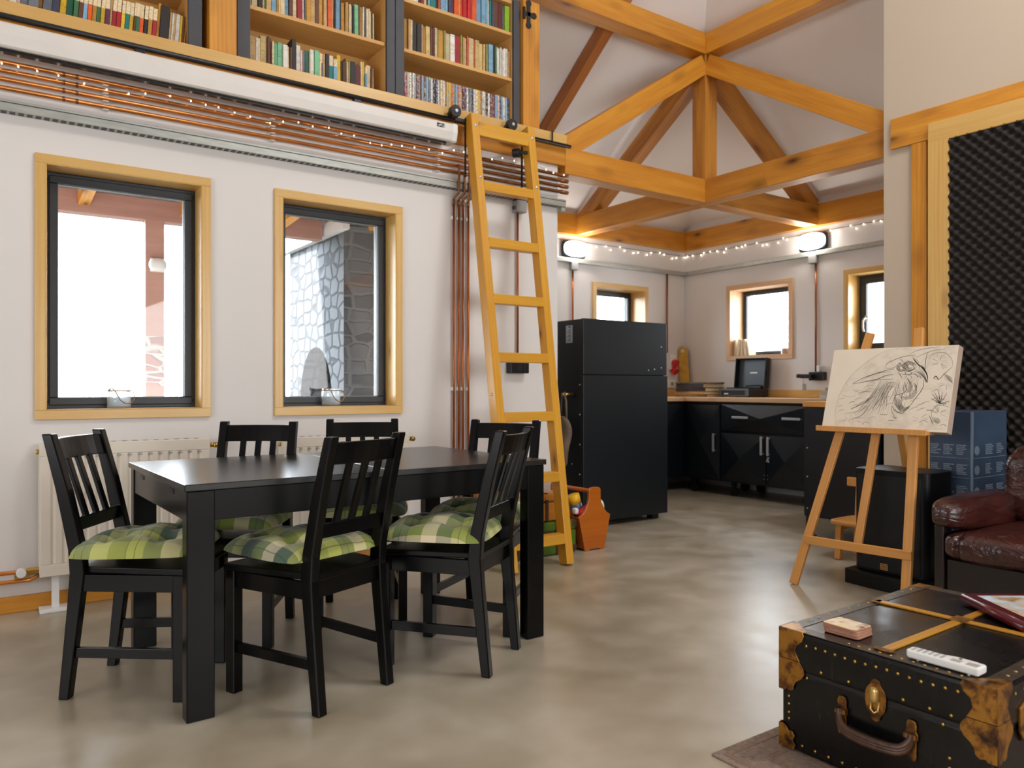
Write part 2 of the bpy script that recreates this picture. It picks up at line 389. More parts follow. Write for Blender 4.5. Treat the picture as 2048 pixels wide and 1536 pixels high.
# ------------------------------------------------------------------ mesh helpers
class MB:
    def __init__(s): s.bm = bmesh.new(); s.mi = 0
    def _tag(s, faces):
        for f in faces: f.material_index = s.mi
    def m(s, i): s.mi = i; return s
    def box(s, x0, x1, y0, y1, z0, z1, M=None):
        v = [Vector((x, y, z)) for x in (x0, x1) for y in (y0, y1) for z in (z0, z1)]
        if M is not None: v = [M @ p for p in v]
        b = [s.bm.verts.new(p) for p in v]
        s._tag([s.bm.faces.new([b[i] for i in q]) for q in ((0, 1, 3, 2), (4, 6, 7, 5), (0, 4, 5, 1), (2, 3, 7, 6), (0, 2, 6, 4), (1, 5, 7, 3))])
        return s
    def hexa(s, pts):   # 8 points in the order of box()
        b = [s.bm.verts.new(Vector(p)) for p in pts]
        s._tag([s.bm.faces.new([b[i] for i in q]) for q in ((0, 1, 3, 2), (4, 6, 7, 5), (0, 4, 5, 1), (2, 3, 7, 6), (0, 2, 6, 4), (1, 5, 7, 3))])
        return s
    def bar(s, p0, p1, wx, wy, side=(1, 0, 0)):
        # bar of rectangular section between two points; the section's first axis follows `side`
        p0, p1 = Vector(p0), Vector(p1); d = (p1 - p0).normalized(); u = Vector(side); u = (u - d * u.dot(d)).normalized(); v = d.cross(u)
        pts = [p + u * a * wx / 2 + v * c * wy / 2 for p in (p0, p1) for a in (-1, 1) for c in (-1, 1)]
        return s.hexa(pts)
    def prism(s, poly, h, M=None):   # polygon in xy extruded along z from 0 to h, then transformed
        M = M or Matrix()
        a = [s.bm.verts.new(M @ Vector((x, y, 0))) for x, y in poly]; b = [s.bm.verts.new(M @ Vector((x, y, h))) for x, y in poly]
        n = len(poly); f = [s.bm.faces.new(a[::-1]), s.bm.faces.new(b)]
        for i in range(n): f.append(s.bm.faces.new((a[i], a[(i + 1) % n], b[(i + 1) % n], b[i])))
        s._tag(f); return s
    def tube(s, pts, r, seg=10, caps=True, closed=False):
        pts = [Vector(p) for p in pts]; n = len(pts); rings = []; u = None
        for i, p in enumerate(pts):
            if closed: d = pts[(i + 1) % n] - pts[i - 1]
            else: d = (pts[min(i + 1, n - 1)] - pts[max(i - 1, 0)])
            d = d.normalized() if d.length > 1e-9 else Vector((0, 0, 1))
            if u is None: u = d.orthogonal().normalized()
            u = (u - d * u.dot(d)); u = u.normalized() if u.length > 1e-6 else d.orthogonal().normalized()
            v = d.cross(u); rr = r[i] if isinstance(r, (list, tuple)) else r
            rings.append([s.bm.verts.new(p + (u * math.cos(a) + v * math.sin(a)) * rr) for a in [2 * PI * k / seg for k in range(seg)]])
        f = []
        for i in range(n if closed else n - 1):
            A, B = rings[i], rings[(i + 1) % n]
            for k in range(seg): f.append(s.bm.faces.new((A[k], A[(k + 1) % seg], B[(k + 1) % seg], B[k])))
        if caps and not closed:
            f.append(s.bm.faces.new(rings[0][::-1])); f.append(s.bm.faces.new(rings[-1]))
        s._tag(f); return s
    def lathe(s, prof, loc=(0, 0, 0), seg=20, M=None, sx=1, sy=1):
        M = (M or Matrix()); L0 = Vector(loc); rings = []
        for r, z in prof:
            rings.append([s.bm.verts.new(L0 + M @ Vector((r * sx * math.cos(2 * PI * k / seg), r * sy * math.sin(2 * PI * k / seg), z))) for k in range(seg)])
        f = []
        for A, B in zip(rings, rings[1:]):
            for k in range(seg): f.append(s.bm.faces.new((A[k], A[(k + 1) % seg], B[(k + 1) % seg], B[k])))
        f.append(s.bm.faces.new(rings[0][::-1])); f.append(s.bm.faces.new(rings[-1]))
        s._tag(f); return s
    def superq(s, c, r, e1=.5, e2=.5, nu=20, nv=28, fn=None):
        pw = lambda x, e: math.copysign(abs(x) ** e, x)
        rows = []
        for i in range(1, nu):
            a = -PI / 2 + PI * i / nu
            row = []
            for k in range(nv):
                t = 2 * PI * k / nv
                p = Vector((r[0] * pw(math.cos(a), e1) * pw(math.cos(t), e2), r[1] * pw(math.cos(a), e1) * pw(math.sin(t), e2), r[2] * pw(math.sin(a), e1)))
                if fn: p = fn(p)
                row.append(s.bm.verts.new(p + Vector(c)))
            rows.append(row)
        lo = Vector((0, 0, -r[2])); hi = Vector((0, 0, r[2]))
        if fn: lo, hi = fn(lo), fn(hi)
        a_, b_ = s.bm.verts.new(lo + Vector(c)), s.bm.verts.new(hi + Vector(c)); f = []
        for A, B in zip(rows, rows[1:]):
            for k in range(nv): f.append(s.bm.faces.new((A[k], A[(k + 1) % nv], B[(k + 1) % nv], B[k])))
        for k in range(nv):
            f.append(s.bm.faces.new((a_, rows[0][(k + 1) % nv], rows[0][k]))); f.append(s.bm.faces.new((b_, rows[-1][k], rows[-1][(k + 1) % nv])))
        s._tag(f); return s
    def build(s, name, mats, parent=None, bevel=0, smooth=False, seg=2, local=False, origin=None, fix=True):
        bm = s.bm
        if fix: bmesh.ops.recalc_face_normals(bm, faces=bm.faces[:])
        me = bpy.data.meshes.new(name); o = bpy.data.objects.new(name, me); C.objects.link(o)
        if parent is not None:
            if not local: bm.transform(WM(parent).inverted())
            o.parent = parent
        elif not local:
            if origin is None:
                xs = [v.co for v in bm.verts]
                origin = ((min(p.x for p in xs) + max(p.x for p in xs)) / 2, (min(p.y for p in xs) + max(p.y for p in xs)) / 2, min(p.z for p in xs))
            bm.transform(Matrix.Translation(-Vector(origin))); o.location = origin
        bm.to_mesh(me); bm.free()
        for m_ in (mats if isinstance(mats, (list, tuple)) else [mats]): me.materials.append(m_)
        if smooth:
            for p in me.polygons: p.use_smooth = True
        if bevel:
            b = o.modifiers.new('bevel', 'BEVEL'); b.width = bevel; b.segments = seg; b.limit_method = 'ANGLE'; b.angle_limit = R(40)
        return o
def WM(o):
    M = Matrix.LocRotScale(o.location, o.rotation_euler, o.scale)
    return WM(o.parent) @ M if o.parent else M
def tag(o, label=None, cat=None, group=None, kind=None):
    if label: o['label'] = label
    if cat: o['category'] = cat
    if group: o['group'] = group
    if kind: o['kind'] = kind
    return o
def thing(name, label, cat, loc=(0, 0, 0), rz=0, group=None, kind=None):
    o = bpy.data.objects.new(name, None); C.objects.link(o); o.empty_display_size = .1
    o.location = loc; o.rotation_euler = (0, 0, rz)
    return tag(o, label, cat, group, kind)
def struct(o): o['kind'] = 'structure'; return o
def beam(name, p0, p1, wide, tall, mat, label=None, cat='beam', parent=None, bevel=.004, up=(0, 0, 1)):
    # a timber whose local x axis runs along its length, so that the grain follows it
    p0, p1 = Vector(p0), Vector(p1); d = p1 - p0; ln = d.length; d.normalize()
    u = Vector(up); u = (u - d * u.dot(d)).normalized(); v = u.cross(d)
    M = Matrix((d, v, u)).transposed().to_4x4()
    b = MB().box(0, ln, -wide / 2, wide / 2, -tall / 2, tall / 2)
    o = b.build(name, mat, None, bevel=bevel, local=True)
    T = Matrix.Translation(p0) @ M
    if parent is not None:
        o.parent = parent; T = WM(parent).inverted() @ T
    o.matrix_local = T
    if label: tag(o, label, cat, kind='thing')
    return o
def copy_tree(o, parent=None):
    c = o.copy(); C.objects.link(c)
    if parent is not None: c.parent = parent
    for ch in [x for x in S.objects if x.parent == o]: copy_tree(ch, c)
    return c

# ------------------------------------------------------------------ room shell
W = 4.23          # inner face of the dining wall
KY, KX = 5.90, 6.47   # inner faces of the kitchen walls
EX = 3.344        # end of the dining wall
def hole_wall(name, u0, u1, z0, z1, holes, thick, place, mat):
    # wall in local (u, depth, z) with rectangular holes, mapped by place(u, d, z)
    us = sorted({u0, u1, *[h[0] for h in holes], *[h[1] for h in holes]}); zs = sorted({z0, z1, *[h[2] for h in holes], *[h[3] for h in holes]})
    b = MB()
    for a, c in zip(us, us[1:]):
        run = None
        for e, f in zip(zs, zs[1:]):
            inside = any(h[0] <= a and c <= h[1] and h[2] <= e and f <= h[3] for h in holes)
            if not inside:
                P = [place(u, d, z) for u in (a, c) for d in (0, thick) for z in (e, f)]
                b.hexa(P)
    cen = {}                              # drop the faces shared by neighbouring blocks
    for f in b.bm.faces:
        k = tuple(round(x, 4) for x in f.calc_center_median()); cen.setdefault(k, []).append(f)
    bmesh.ops.delete(b.bm, geom=[f for fs in cen.values() if len(fs) > 1 for f in fs], context='FACES')
    bmesh.ops.remove_doubles(b.bm, verts=b.bm.verts[:], dist=1e-5)
    return struct(b.build(name, mat))
WIN1 = (.266, .964, .932, 2.096); WIN2 = (1.391, 2.084, .928, 2.096)
KW1 = (5.156, 5.844, 1.365, 2.067); KW2 = (4.555, 5.263, 1.365, 2.055); KW3 = (3.20, 3.937, 1.365, 2.062)
hole_wall('wall_left', -4.2, EX, 0, 2.596, [WIN1, WIN2], .30, lambda u, d, z: (u, W + d, z), M_wall)
hole_wall('wall_kitchen_left', EX - .15, KX + .25, 0, 2.95, [KW1], .30, lambda u, d, z: (u, KY + d, z), M_wall)
hole_wall('wall_kitchen_right', -3.2, KY + .3, 0, 2.95, [KW2, KW3], .30, lambda u, d, z: (KX + d, u, z), M_wall)
struct(MB().box(EX - .15, EX, W + .30, KY, 0, 2.60).build('wall_return', M_wall))
struct(MB().box(-4.3, KX + .3, -3.3, 6.2, -.12, 0).build('floor', M_floor, origin=(0, 0, 0)))
struct(MB().box(-4.2, EX, W + .02, KY + .3, 2.62, 2.78).build('floor_loft', M_shelf))
AX, AY = 4.80, 2.68     # acoustic wall face and its free edge
struct(MB().box(AX, AX + .14, -3.2, AY, 0, 4.25).build('wall_right', M_wallw))
struct(MB().box(AX + .14, KX, 1.9, 2.0, 0, 3.6).build('wall_scullery', M_wall))  # unseen wall added to keep light from leaking in behind the right wall
struct(hole_wall('wall_rear', -4.2, AX + .14, 0, 5.0, [], .2, lambda u, d, z: (u, -3.0 - d, z), M_rear))
struct(hole_wall('wall_side', -3.2, 6.2, 0, 5.0, [], .2, lambda u, d, z: (-4.0 - d, u, z), M_rear))
# roof soffit: two slopes meeting on a hip above the kitchen corner
def zroof(x, y): return min(4.06 - .76 * (x - 4.85), 4.06 - .76 * (y - 4.2), 5.0)
cb = MB()
HX, HY = 4.85 - .94 / .76, 4.2 - .94 / .76      # where the slopes reach the flat top
def fan(pts, t=.06):
    a = [cb.bm.verts.new(p) for p in pts]; c = [cb.bm.verts.new(Vector(p) + Vector((0, 0, t))) for p in pts]
    n = len(pts); cb.bm.faces.new(a); cb.bm.faces.new(c[::-1])
    for i in range(n): cb.bm.faces.new((a[i], c[i], c[(i + 1) % n], a[(i + 1) % n]))
YE, XE = 6.35, 7.0      # eaves overhang
cor = (XE, 4.2 + (XE - 4.85), 4.06 - .76 * (XE - 4.85))
fan([(-4.3, HY, 5.0), (HX, HY, 5.0), cor, (-4.3, cor[1], cor[2])])
fan([(HX, HY, 5.0), (HX, -3.4, 5.0), (XE, -3.4, cor[2]), cor])
fan([(-4.3, -3.4, 5.0), (HX, -3.4, 5.0), (HX, HY, 5.0), (-4.3, HY, 5.0)])
struct(cb.build('ceiling', M_ceil))

# window assemblies: local x along the wall, y outward, z up, origin at the inner sill corner
def window(n, M, w_, h_, reveal, fw, sash, handle=None, casing=.045, wm=M_trim, proud=.02):
    e = bpy.data.objects.new('window_%d' % n, None); C.objects.link(e); e.matrix_world = M; struct(e)
    loc, rot, _ = M.decompose(); e.location = loc; e.rotation_euler = rot.to_euler()
    def board(name, p0, p1, wide, tall, m=wm, up=(0, 0, 1)):
        o = beam(name, p0, p1, wide, tall, m, up=up, bevel=.002)
        o.parent = e; return o
    c = casing
    # four casing boards with mitred look: verticals full height
    for nm, a, b_, ww in (('casing', (-c, -proud / 2 , -c / 2), (w_ + c, -proud / 2, -c / 2), 0), ('casing', (-c, -proud / 2, h_ + c / 2), (w_ + c, -proud / 2, h_ + c / 2), 0)):
        board(nm, a, b_, proud, c)
    for x in (-c / 2, w_ + c / 2): board('casing', (x, -proud / 2, 0), (x, -proud / 2, h_), c, proud, up=(0, 1, 0))
    t = .004
    board('reveal', (0, reveal / 2 - .01, t / 2), (w_, reveal / 2 - .01, t / 2), reveal + .02, t)
    board('reveal', (0, reveal / 2 - .01, h_ - t / 2), (w_, reveal / 2 - .01, h_ - t / 2), reveal + .02, t)
    for x in (t / 2, w_ - t / 2): board('reveal', (x, reveal / 2 - .01, t), (x, reveal / 2 - .01, h_ - t), t, reveal + .02, up=(0, 1, 0))
    def ring(b, x0, x1, z0, z1, wd, y0, y1):
        b.box(x0, x1, y0, y1, z0, z0 + wd); b.box(x0, x1, y0, y1, z1 - wd, z1); b.box(x0, x0 + wd, y0, y1, z0 + wd, z1 - wd); b.box(x1 - wd, x1, y0, y1, z0 + wd, z1 - wd)
    b = MB(); ring(b, t, w_ - t, t, h_ - t, fw, reveal, reveal + .07)
    fr = b.build('frame', M_frame, e, local=True, bevel=.004)
    b = MB(); q = fw * .45 + t; ring(b, q, w_ - q, q, h_ - q, sash, reveal - .012, reveal + .05)
    sh = b.build('sash', M_frame, e, local=True, bevel=.005)
    q2 = q + sash
    b = MB(); ring(b, q2 - .002, w_ - q2 + .002, q2 - .002, h_ - q2 + .002, .005, reveal + .006, reveal + .02)
    b.build('glazing_bead', M_greyp, e, local=True)
    MB().box(q2 - .002, w_ - q2 + .002, reveal + .024, reveal + .030, q2 - .002, h_ - q2 + .002).build('pane', M_glass, e, local=True)
    if handle:
        hx, hz = handle
        b = MB().box(hx - .014, hx + .014, reveal - .024, reveal - .012, hz - .03, hz + .03)
        b.tube([(hx, reveal - .02, hz), (hx, reveal - .055, hz), (hx - .01, reveal - .062, hz - .02), (hx - .012, reveal - .06, hz - .09), (hx - .005, reveal - .058, hz - .12)], .009, 10)
        b.build('handle', M_white, e, local=True, smooth=True)
    return e
I4 = Matrix()
window(1, Matrix.Translation((WIN1[0], W, WIN1[2])), WIN1[1] - WIN1[0], WIN1[3] - WIN1[2], .12, .036, .038)
window(2, Matrix.Translation((WIN2[0], W, WIN2[2])), WIN2[1] - WIN2[0], WIN2[3] - WIN2[2], .12, .036, .038)
window(3, Matrix.Translation((KW1[0], KY, KW1[2])), KW1[1] - KW1[0], KW1[3] - KW1[2], .20, .04, .034)
RM = Matrix.Rotation(R(-90), 4, 'Z')
window(4, Matrix.Translation((KX, KW2[1], KW2[2])) @ RM, KW2[1] - KW2[0], KW2[3] - KW2[2], .20, .034, .03, wm=M_pale)
window(5, Matrix.Translation((KX, KW3[1], KW3[2])) @ RM, KW3[1] - KW3[0], KW3[3] - KW3[2], .16, .05, .05, handle=(.085, .30), wm=M_trim)
# baseboards
struct(beam('baseboard_left', (-4, W - .011, .0375), (EX, W - .011, .0375), .022, .075, M_beam))

# ------------------------------------------------------------------ outside
struct(MB().box(-60, 60, W + .3, 120, -.42, -.35).build('ground_outside', M_ground))
pr = thing('porch_roof', 'timber porch roof with brown boards and orange rafters outside the dining windows', 'porch', (.8, 5.6, 2.2))
beam('roof_board', (-3, 5.5, 2.56), (EX, 5.5, 2.56), 1.9, .04, M_porch, parent=pr)
for x in (-.9, -.1, .62, 1.30, 2.02, 2.72): beam('rafter', (x, W + .31, 2.50), (x, 6.3, 2.38), .075, .11, M_beam, parent=pr)
beam('eaves_beam', (-3, 6.25, 2.36), (2.38, 6.25, 2.36), .12, .16, M_porch, parent=pr)
beam('fascia', (-3, 6.42, 2.40), (2.38, 6.42, 2.40), .03, .14, M_screen, parent=pr)
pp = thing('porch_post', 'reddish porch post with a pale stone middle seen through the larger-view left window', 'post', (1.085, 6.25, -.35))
pp['label'] = 'reddish porch post with stone facing outside the left dining window'  # post added in place of a kitchen reflection in the glass
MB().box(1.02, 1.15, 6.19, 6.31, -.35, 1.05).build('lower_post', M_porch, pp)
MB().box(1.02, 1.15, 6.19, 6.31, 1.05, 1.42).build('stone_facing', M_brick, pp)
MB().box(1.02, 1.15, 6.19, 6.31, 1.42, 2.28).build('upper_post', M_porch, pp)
pl = thing('porch_lamp', 'oval white lamp fixed to the porch post outside the left window', 'lamp', (1.10, 6.17, 1.95))  # lamp belongs to the same reflection, added here as an object
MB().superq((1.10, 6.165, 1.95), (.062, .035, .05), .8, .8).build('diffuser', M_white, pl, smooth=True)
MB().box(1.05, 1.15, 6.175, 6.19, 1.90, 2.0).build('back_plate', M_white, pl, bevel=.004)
# outdoor stone fireplace, its pale front turned to the field
fp = thing('outdoor_fireplace', 'pale rubble stone fireplace with arched opening outside the right dining window', 'fireplace', (2.83, 6.6, -.35))
FX0, FX1, FY0, FY1, FZ = 2.46, 3.18, 5.93, 7.25, 2.37
arch = [(FY0, -.35), (6.17, -.35), (6.17, .75)]
for k in range(0, 13):
    a = PI * k / 12; arch.append((6.565 - .395 * math.cos(a), .80 + .60 * math.sin(a) ** .8))
arch += [(6.96, .75), (6.96, -.35), (FY1, -.35), (FY1, FZ), (FY0, FZ)]
MF = Matrix(((0, 0, 1, FX0), (1, 0, 0, 0), (0, 1, 0, 0), (0, 0, 0, 1)))
MB().prism(arch, .16, MF).build('front_wall', M_stone, fp)
MB().box(FX0 + .16, FX1, FY0, FY0 + .16, -.35, FZ).build('side_wall', M_stone_shade, fp)
MB().box(FX0, FX0 + .16, FY0 - .004, FY0, -.35, FZ).build('corner_stones', M_stone_shade, fp)  # thin sheet carrying the shaded stone tone round the corner
MB().box(FX0 + .16, FX1, FY1 - .16, FY1, -.35, FZ).build('far_wall', M_stone, fp)
MB().box(FX1 - .1, FX1, FY0 + .16, FY1 - .16, -.35, FZ).build('firebox_back', M_fire, fp)
MB().box(FX0 + .16, FX1 - .1, FY0 + .16, FY1 - .16, .30, .42).build('hearth', M_fire, fp)
MB().tube([(2.75, 6.45, .42), (2.78, 6.75, 1.25)], .016).build('poker', M_blk, fp)
MB().box(2.40, 2.458, 5.80, 7.40, 2.315, 2.385).box(2.40, 3.18, 5.80, 7.40, 2.386, 2.42).build('eaves_board', M_screen, fp)

# ------------------------------------------------------------------ roof timbers
BT = 2.733; BB = 2.544; BC = (BT + BB) / 2; BW = .14
JX, JY = 4.85 + BW / 2, 4.2 + BW / 2        # centre of the king post
beam('loft_beam', (-4.0, 4.27, 2.70), (3.39, 4.27, 2.70), .14, .205, M_beam, 'long honey timber beam under the bookcases above the dining wall')
beam('shelf_edge_board', (-4.0, 4.188, 2.769), (3.388, 4.188, 2.769), .022, .074, M_trim, 'pale pine edge board along the top of the loft beam, above the black rail', 'board')
beam('tie_beam', (3.392, JY, BC), (4.85, JY, BC), BW, BT - BB, M_beam, 'horizontal tie beam running from the loft beam to the king post', bevel=.005)
beam('tie_beam', (JX, AY - .3, BC), (JX, JY + BW / 2, BC), BW, BT - BB, M_beamd, 'cracked horizontal tie beam running from the king post to the right wall edge', bevel=.005)
beam('tie_beam', (JX + BW / 2, JY, BC), (6.40, JY, BC), BW, BT - BB, M_beamd, 'short tie beam from the king post to the kitchen window wall', bevel=.005)
beam('tie_beam', (JX, JY + BW / 2, BC), (JX, 5.84, BC), BW, BT - BB, M_beamd, 'short tie beam from the king post to the wall above the fridge cabinet', bevel=.005)
beam('king_post', (JX, JY, BT), (JX, JY, 3.747), BW, BW, M_beamd, 'upright king post standing where the four tie beams meet', 'post', up=(0, 1, 0))
RZ = 3.57
def strut(axis, sgn, ln, label, mat=M_beam, ztop=RZ + .10, zbot=BT + .075, name='brace'):
    s0 = BW / 2
    if axis == 'x': p0 = (JX + sgn * s0, JY, ztop); p1 = (JX + sgn * (ln + .10), JY, zbot - .068)
    else: p0 = (JX, JY + sgn * s0, ztop); p1 = (JX, JY + sgn * (ln + .12), zbot - .06)
    return beam(name, p0, p1, BW - .004, .15, mat, label, 'beam')
strut('x', -1, 1.40, 'sloping brace from the king post head down to the loft end')
strut('y', -1, 1.46, 'sloping brace from the king post head down to the right wall edge')
def brace2(a, c_, label):
    f = lambda x, y: 3.75 - .67 * max(x - 4.85, y - 4.2)
    return beam('rafter', (*a, f(*a)), (*c_, f(*c_)), .13, .14, M_beamd, label, 'rafter')
# common rafters from the purlins down to the wall plates
def rafter(x0, y0, x1, y1, label, mat=M_rafter, wd=.12, tl=.14, dz=.15):
    return beam('rafter', (x0, y0, zroof(x0, y0) - dz), (x1, y1, zroof(x1, y1) - dz), wd, tl, mat, label, 'rafter')
brace2((JX, JY + .05), (JX, 5.82), 'rafter falling from the king post head to the wall above the fridge cabinet')
brace2((JX + .05, JY), (6.38, JY), 'rafter falling from the king post head to the kitchen window wall')
rafter(3.975, 3.40, 3.975, 5.84, 'thin dark rafter on the white slope above the ladder', M_rafter, .085, .11, .075)
rafter(2.2, 3.3, 2.2, 5.6, 'dark rafter over the bookcase, above the purlin', M_rafter, .085, .11, .075)
beam('purlin', (-4.0, JY, 3.748 + .085), (JX + BW / 2, JY, 3.748 + .085), .15, .17, M_beam, 'high purlin beam running from the king post head over the bookcase')
beam('purlin', (JX, JY - BW / 2 - .006, 3.748 + .085), (JX, AY + .01, 3.748 + .085), .15, .17, M_beam, 'high purlin beam running from the king post head over the right wall')
beam('wall_plate', (EX + .002, 5.868, 2.648), (6.466, 5.868, 2.648), .06, .204, M_beam, 'knotty wall plate beam along the top of the fridge cabinet wall')
beam('wall_plate', (6.438, 2.01, 2.648), (6.438, 5.836, 2.648), .06, .204, M_beam, 'knotty wall plate beam along the top of the kitchen window wall')
# timbers and acoustic panel on the right wall
beam('wall_beam', (4.787, 2.625, 2.653), (4.787, -2.98, 2.653), .022, .192, M_beam, 'horizontal timber set in the white right wall above the foam panel')
beam('wall_post', (4.787, 2.445, 0.001), (4.787, 2.445, 2.555), .095, .022, M_beam, 'upright timber set in the right wall beside the foam panel', 'post', up=(1, 0, 0))
ap = thing('acoustic_panel', 'dark egg crate acoustic foam panel in a pine frame on the right wall', 'acoustic panel', (4.76, 1.2, .02))
PY0, PY1, PZ0, PZ1, PF = -.6, 2.375, .02, 2.645, .122
beam('frame_board', (4.762, PY1 - PF / 2, PZ0), (4.762, PY1 - PF / 2, PZ1 - PF * .5), PF, .034, M_trim, parent=ap, up=(1, 0, 0))
beam('frame_board', (4.762, PY1, PZ1 - PF / 2), (4.762, PY0, PZ1 - PF / 2), .0345, PF, M_trim, parent=ap)
beam('frame_board', (4.762, PY0 + PF / 2, PZ0), (4.762, PY0 + PF / 2, PZ1 - PF), PF, .034, M_trim, parent=ap, up=(1, 0, 0))
fb = MB(); pit = .046; ny, nz = 270, 480
yy0, yy1, zz0, zz1 = .35, PY1 - PF + .008, PZ0 + .03, PZ1 - PF + .004
rows = []
for i in range(nz + 1):
    z = zz0 + (zz1 - zz0) * i / nz; row = []
    for j in range(ny + 1):
        y = yy0 + (yy1 - yy0) * j / ny
        h = .5 + .25 * (math.cos(2 * PI * (y + z) / (pit * 1.414)) + math.cos(2 * PI * (y - z) / (pit * 1.414)))
        row.append(fb.bm.verts.new((4.778 - .002 - .044 * h, y, z)))
    rows.append(row)
for A, B in zip(rows, rows[1:]):
    for j in range(ny): fb.bm.faces.new((A[j], B[j], B[j + 1], A[j + 1]))
fb.box(4.776, 4.786, PY0 + .05, PY1 - .02, PZ0, PZ1 - .02)
fb.build('foam_sheet', M_foam, ap, smooth=True, fix=False)

# ------------------------------------------------------------------ bookcase
def shelf_board(par, x0, x1, y0, y1, z0, z1, name='shelf'):
    return beam(name, (x0, (y0 + y1) / 2, (z0 + z1) / 2), (x1, (y0 + y1) / 2, (z0 + z1) / 2), y1 - y0, z1 - z0, M_shelf, parent=par, bevel=.002)
BZ0, BZ1 = 2.803, 3.68
BAYS = [('left', -1.0, .908, -1.10, .978), ('middle', 1.228, 2.047, 1.156, 2.104), ('right', 2.165, 2.992, 2.104, 3.046)]
SH = {'left': [3.13], 'middle': [3.128, 3.44], 'right': [3.128, 3.44]}
for nm, x0, x1, f0, f1 in BAYS:
    bc = thing('bookcase', {'left': 'pine bookcase bay at the left end, cut off by the picture edge', 'middle': 'pine bookcase bay standing between the two timber posts, next to the left post',
               'right': 'pine bookcase bay above the ladder, against the right timber post'}[nm], 'bookcase', ((x0 + x1) / 2, 4.4, BZ0))
    MB().box(f0 + .002, f1 - .002, 4.545, 4.56, BZ0, BZ1).build('back_panel', M_shelf, bc)
    for xa, xb in ((f0 + .002, x0), (x1, f1 - .002)):
        beam('side_panel', ((xa + xb) / 2, 4.415, BZ0), ((xa + xb) / 2, 4.415, BZ1), xb - xa, .258, M_shelf, parent=bc, up=(0, 1, 0))
        MB().box(xa, xb, 4.262, 4.284, BZ0, BZ1).build('face_frame', M_grey, bc, bevel=.002)
    shelf_board(bc, x0, x1, 4.29, 4.545, BZ0, BZ0 + .022, 'bottom_board')
    for z in SH[nm]: shelf_board(bc, x0, x1, 4.285, 4.545, z, z + .022)
    shelf_board(bc, x0, x1, 4.285, 4.545, BZ1 - .022, BZ1, 'top_board')
beam('timber_post', (1.076, 4.30, BZ0), (1.076, 4.30, 3.69), .142, .14, M_beam, 'square timber post between the left and middle bookcase bays', 'post', up=(0, 1, 0))
beam('timber_post', (3.118, 4.30, BZ0), (3.118, 4.30, 3.69), .138, .14, M_beam, 'square timber post at the right end of the bookcases, beside the white slope', 'post', up=(0, 1, 0))
hg = thing('strap_hinge', 'black ornamental iron hinge at the top of the right timber post', 'hinge', (3.10, 4.21, 3.55))
b = MB().box(3.05, 3.13, 4.222, 4.229, 3.575, 3.605).box(3.075, 3.105, 4.222, 4.229, 3.52, 3.66)
for x, z in ((3.135, 3.59), (3.09, 3.515), (3.09, 3.665)): b.tube([(x, 4.229, z), (x, 4.221, z)], .022, 14)
b.tube([(3.052, 4.226, 3.55), (3.052, 4.226, 3.63)], .011, 10)
b.build('hinge_plate', M_blk, hg, bevel=.002)

PAL = dict(c=('cream', (228, 208, 164)), w=('white', (236, 230, 220)), t=('tan', (206, 166, 108)), o=('ochre', (200, 146, 54)), y=('yellow', (226, 184, 40)), k=('black', (38, 32, 32)),
           b=('brown', (110, 66, 40)), r=('crimson', (168, 28, 34)), g=('green', (56, 110, 70)), m=('mint', (126, 196, 150)), s=('sky blue', (128, 174, 204)), n=('navy', (64, 74, 100)),
           a=('orange', (224, 92, 28)), l=('slate', (112, 120, 132)), e=('teal', (20, 132, 124)), p=('purple', (98, 44, 78)), v=('olive', (150, 146, 76)), d=('sand', (226, 196, 130)),
           q=('maroon', (104, 32, 40)), i=('lime', (150, 196, 40)), R=('red', (214, 30, 30)), P=('pale pink', (222, 190, 178)), T=('dark green', (16, 96, 70)))
ONES = ['', 'first', 'second', 'third', 'fourth', 'fifth', 'sixth', 'seventh', 'eighth', 'ninth', 'tenth', 'eleventh', 'twelfth', 'thirteenth', 'fourteenth', 'fifteenth', 'sixteenth', 'seventeenth', 'eighteenth', 'nineteenth', 'twentieth']
def nth(k):
    if k <= 20: return ONES[k]
    t, u = divmod(k, 10); T_ = {2: 'twent', 3: 'thirt', 4: 'fort', 5: 'fift'}[t]
    return T_ + ('ieth' if u == 0 else 'y-' + ONES[u])
def book_mesh(wd, dp, hg_, mat, pages=True):
    b = MB()
    if pages:
        b.m(0).box(-wd / 2, wd / 2, 0, dp, 0, hg_); b.m(1).box(-wd / 2 + .0015, wd / 2 - .0015, .003, dp + .001, hg_ - .004, hg_ + .0006)
    else: b.m(0).box(-wd / 2, wd / 2, 0, dp, 0, hg_)
    o = b.build('book', [mat, M_paper], local=True, bevel=min(.0022, wd * .2) , seg=2)
    return o
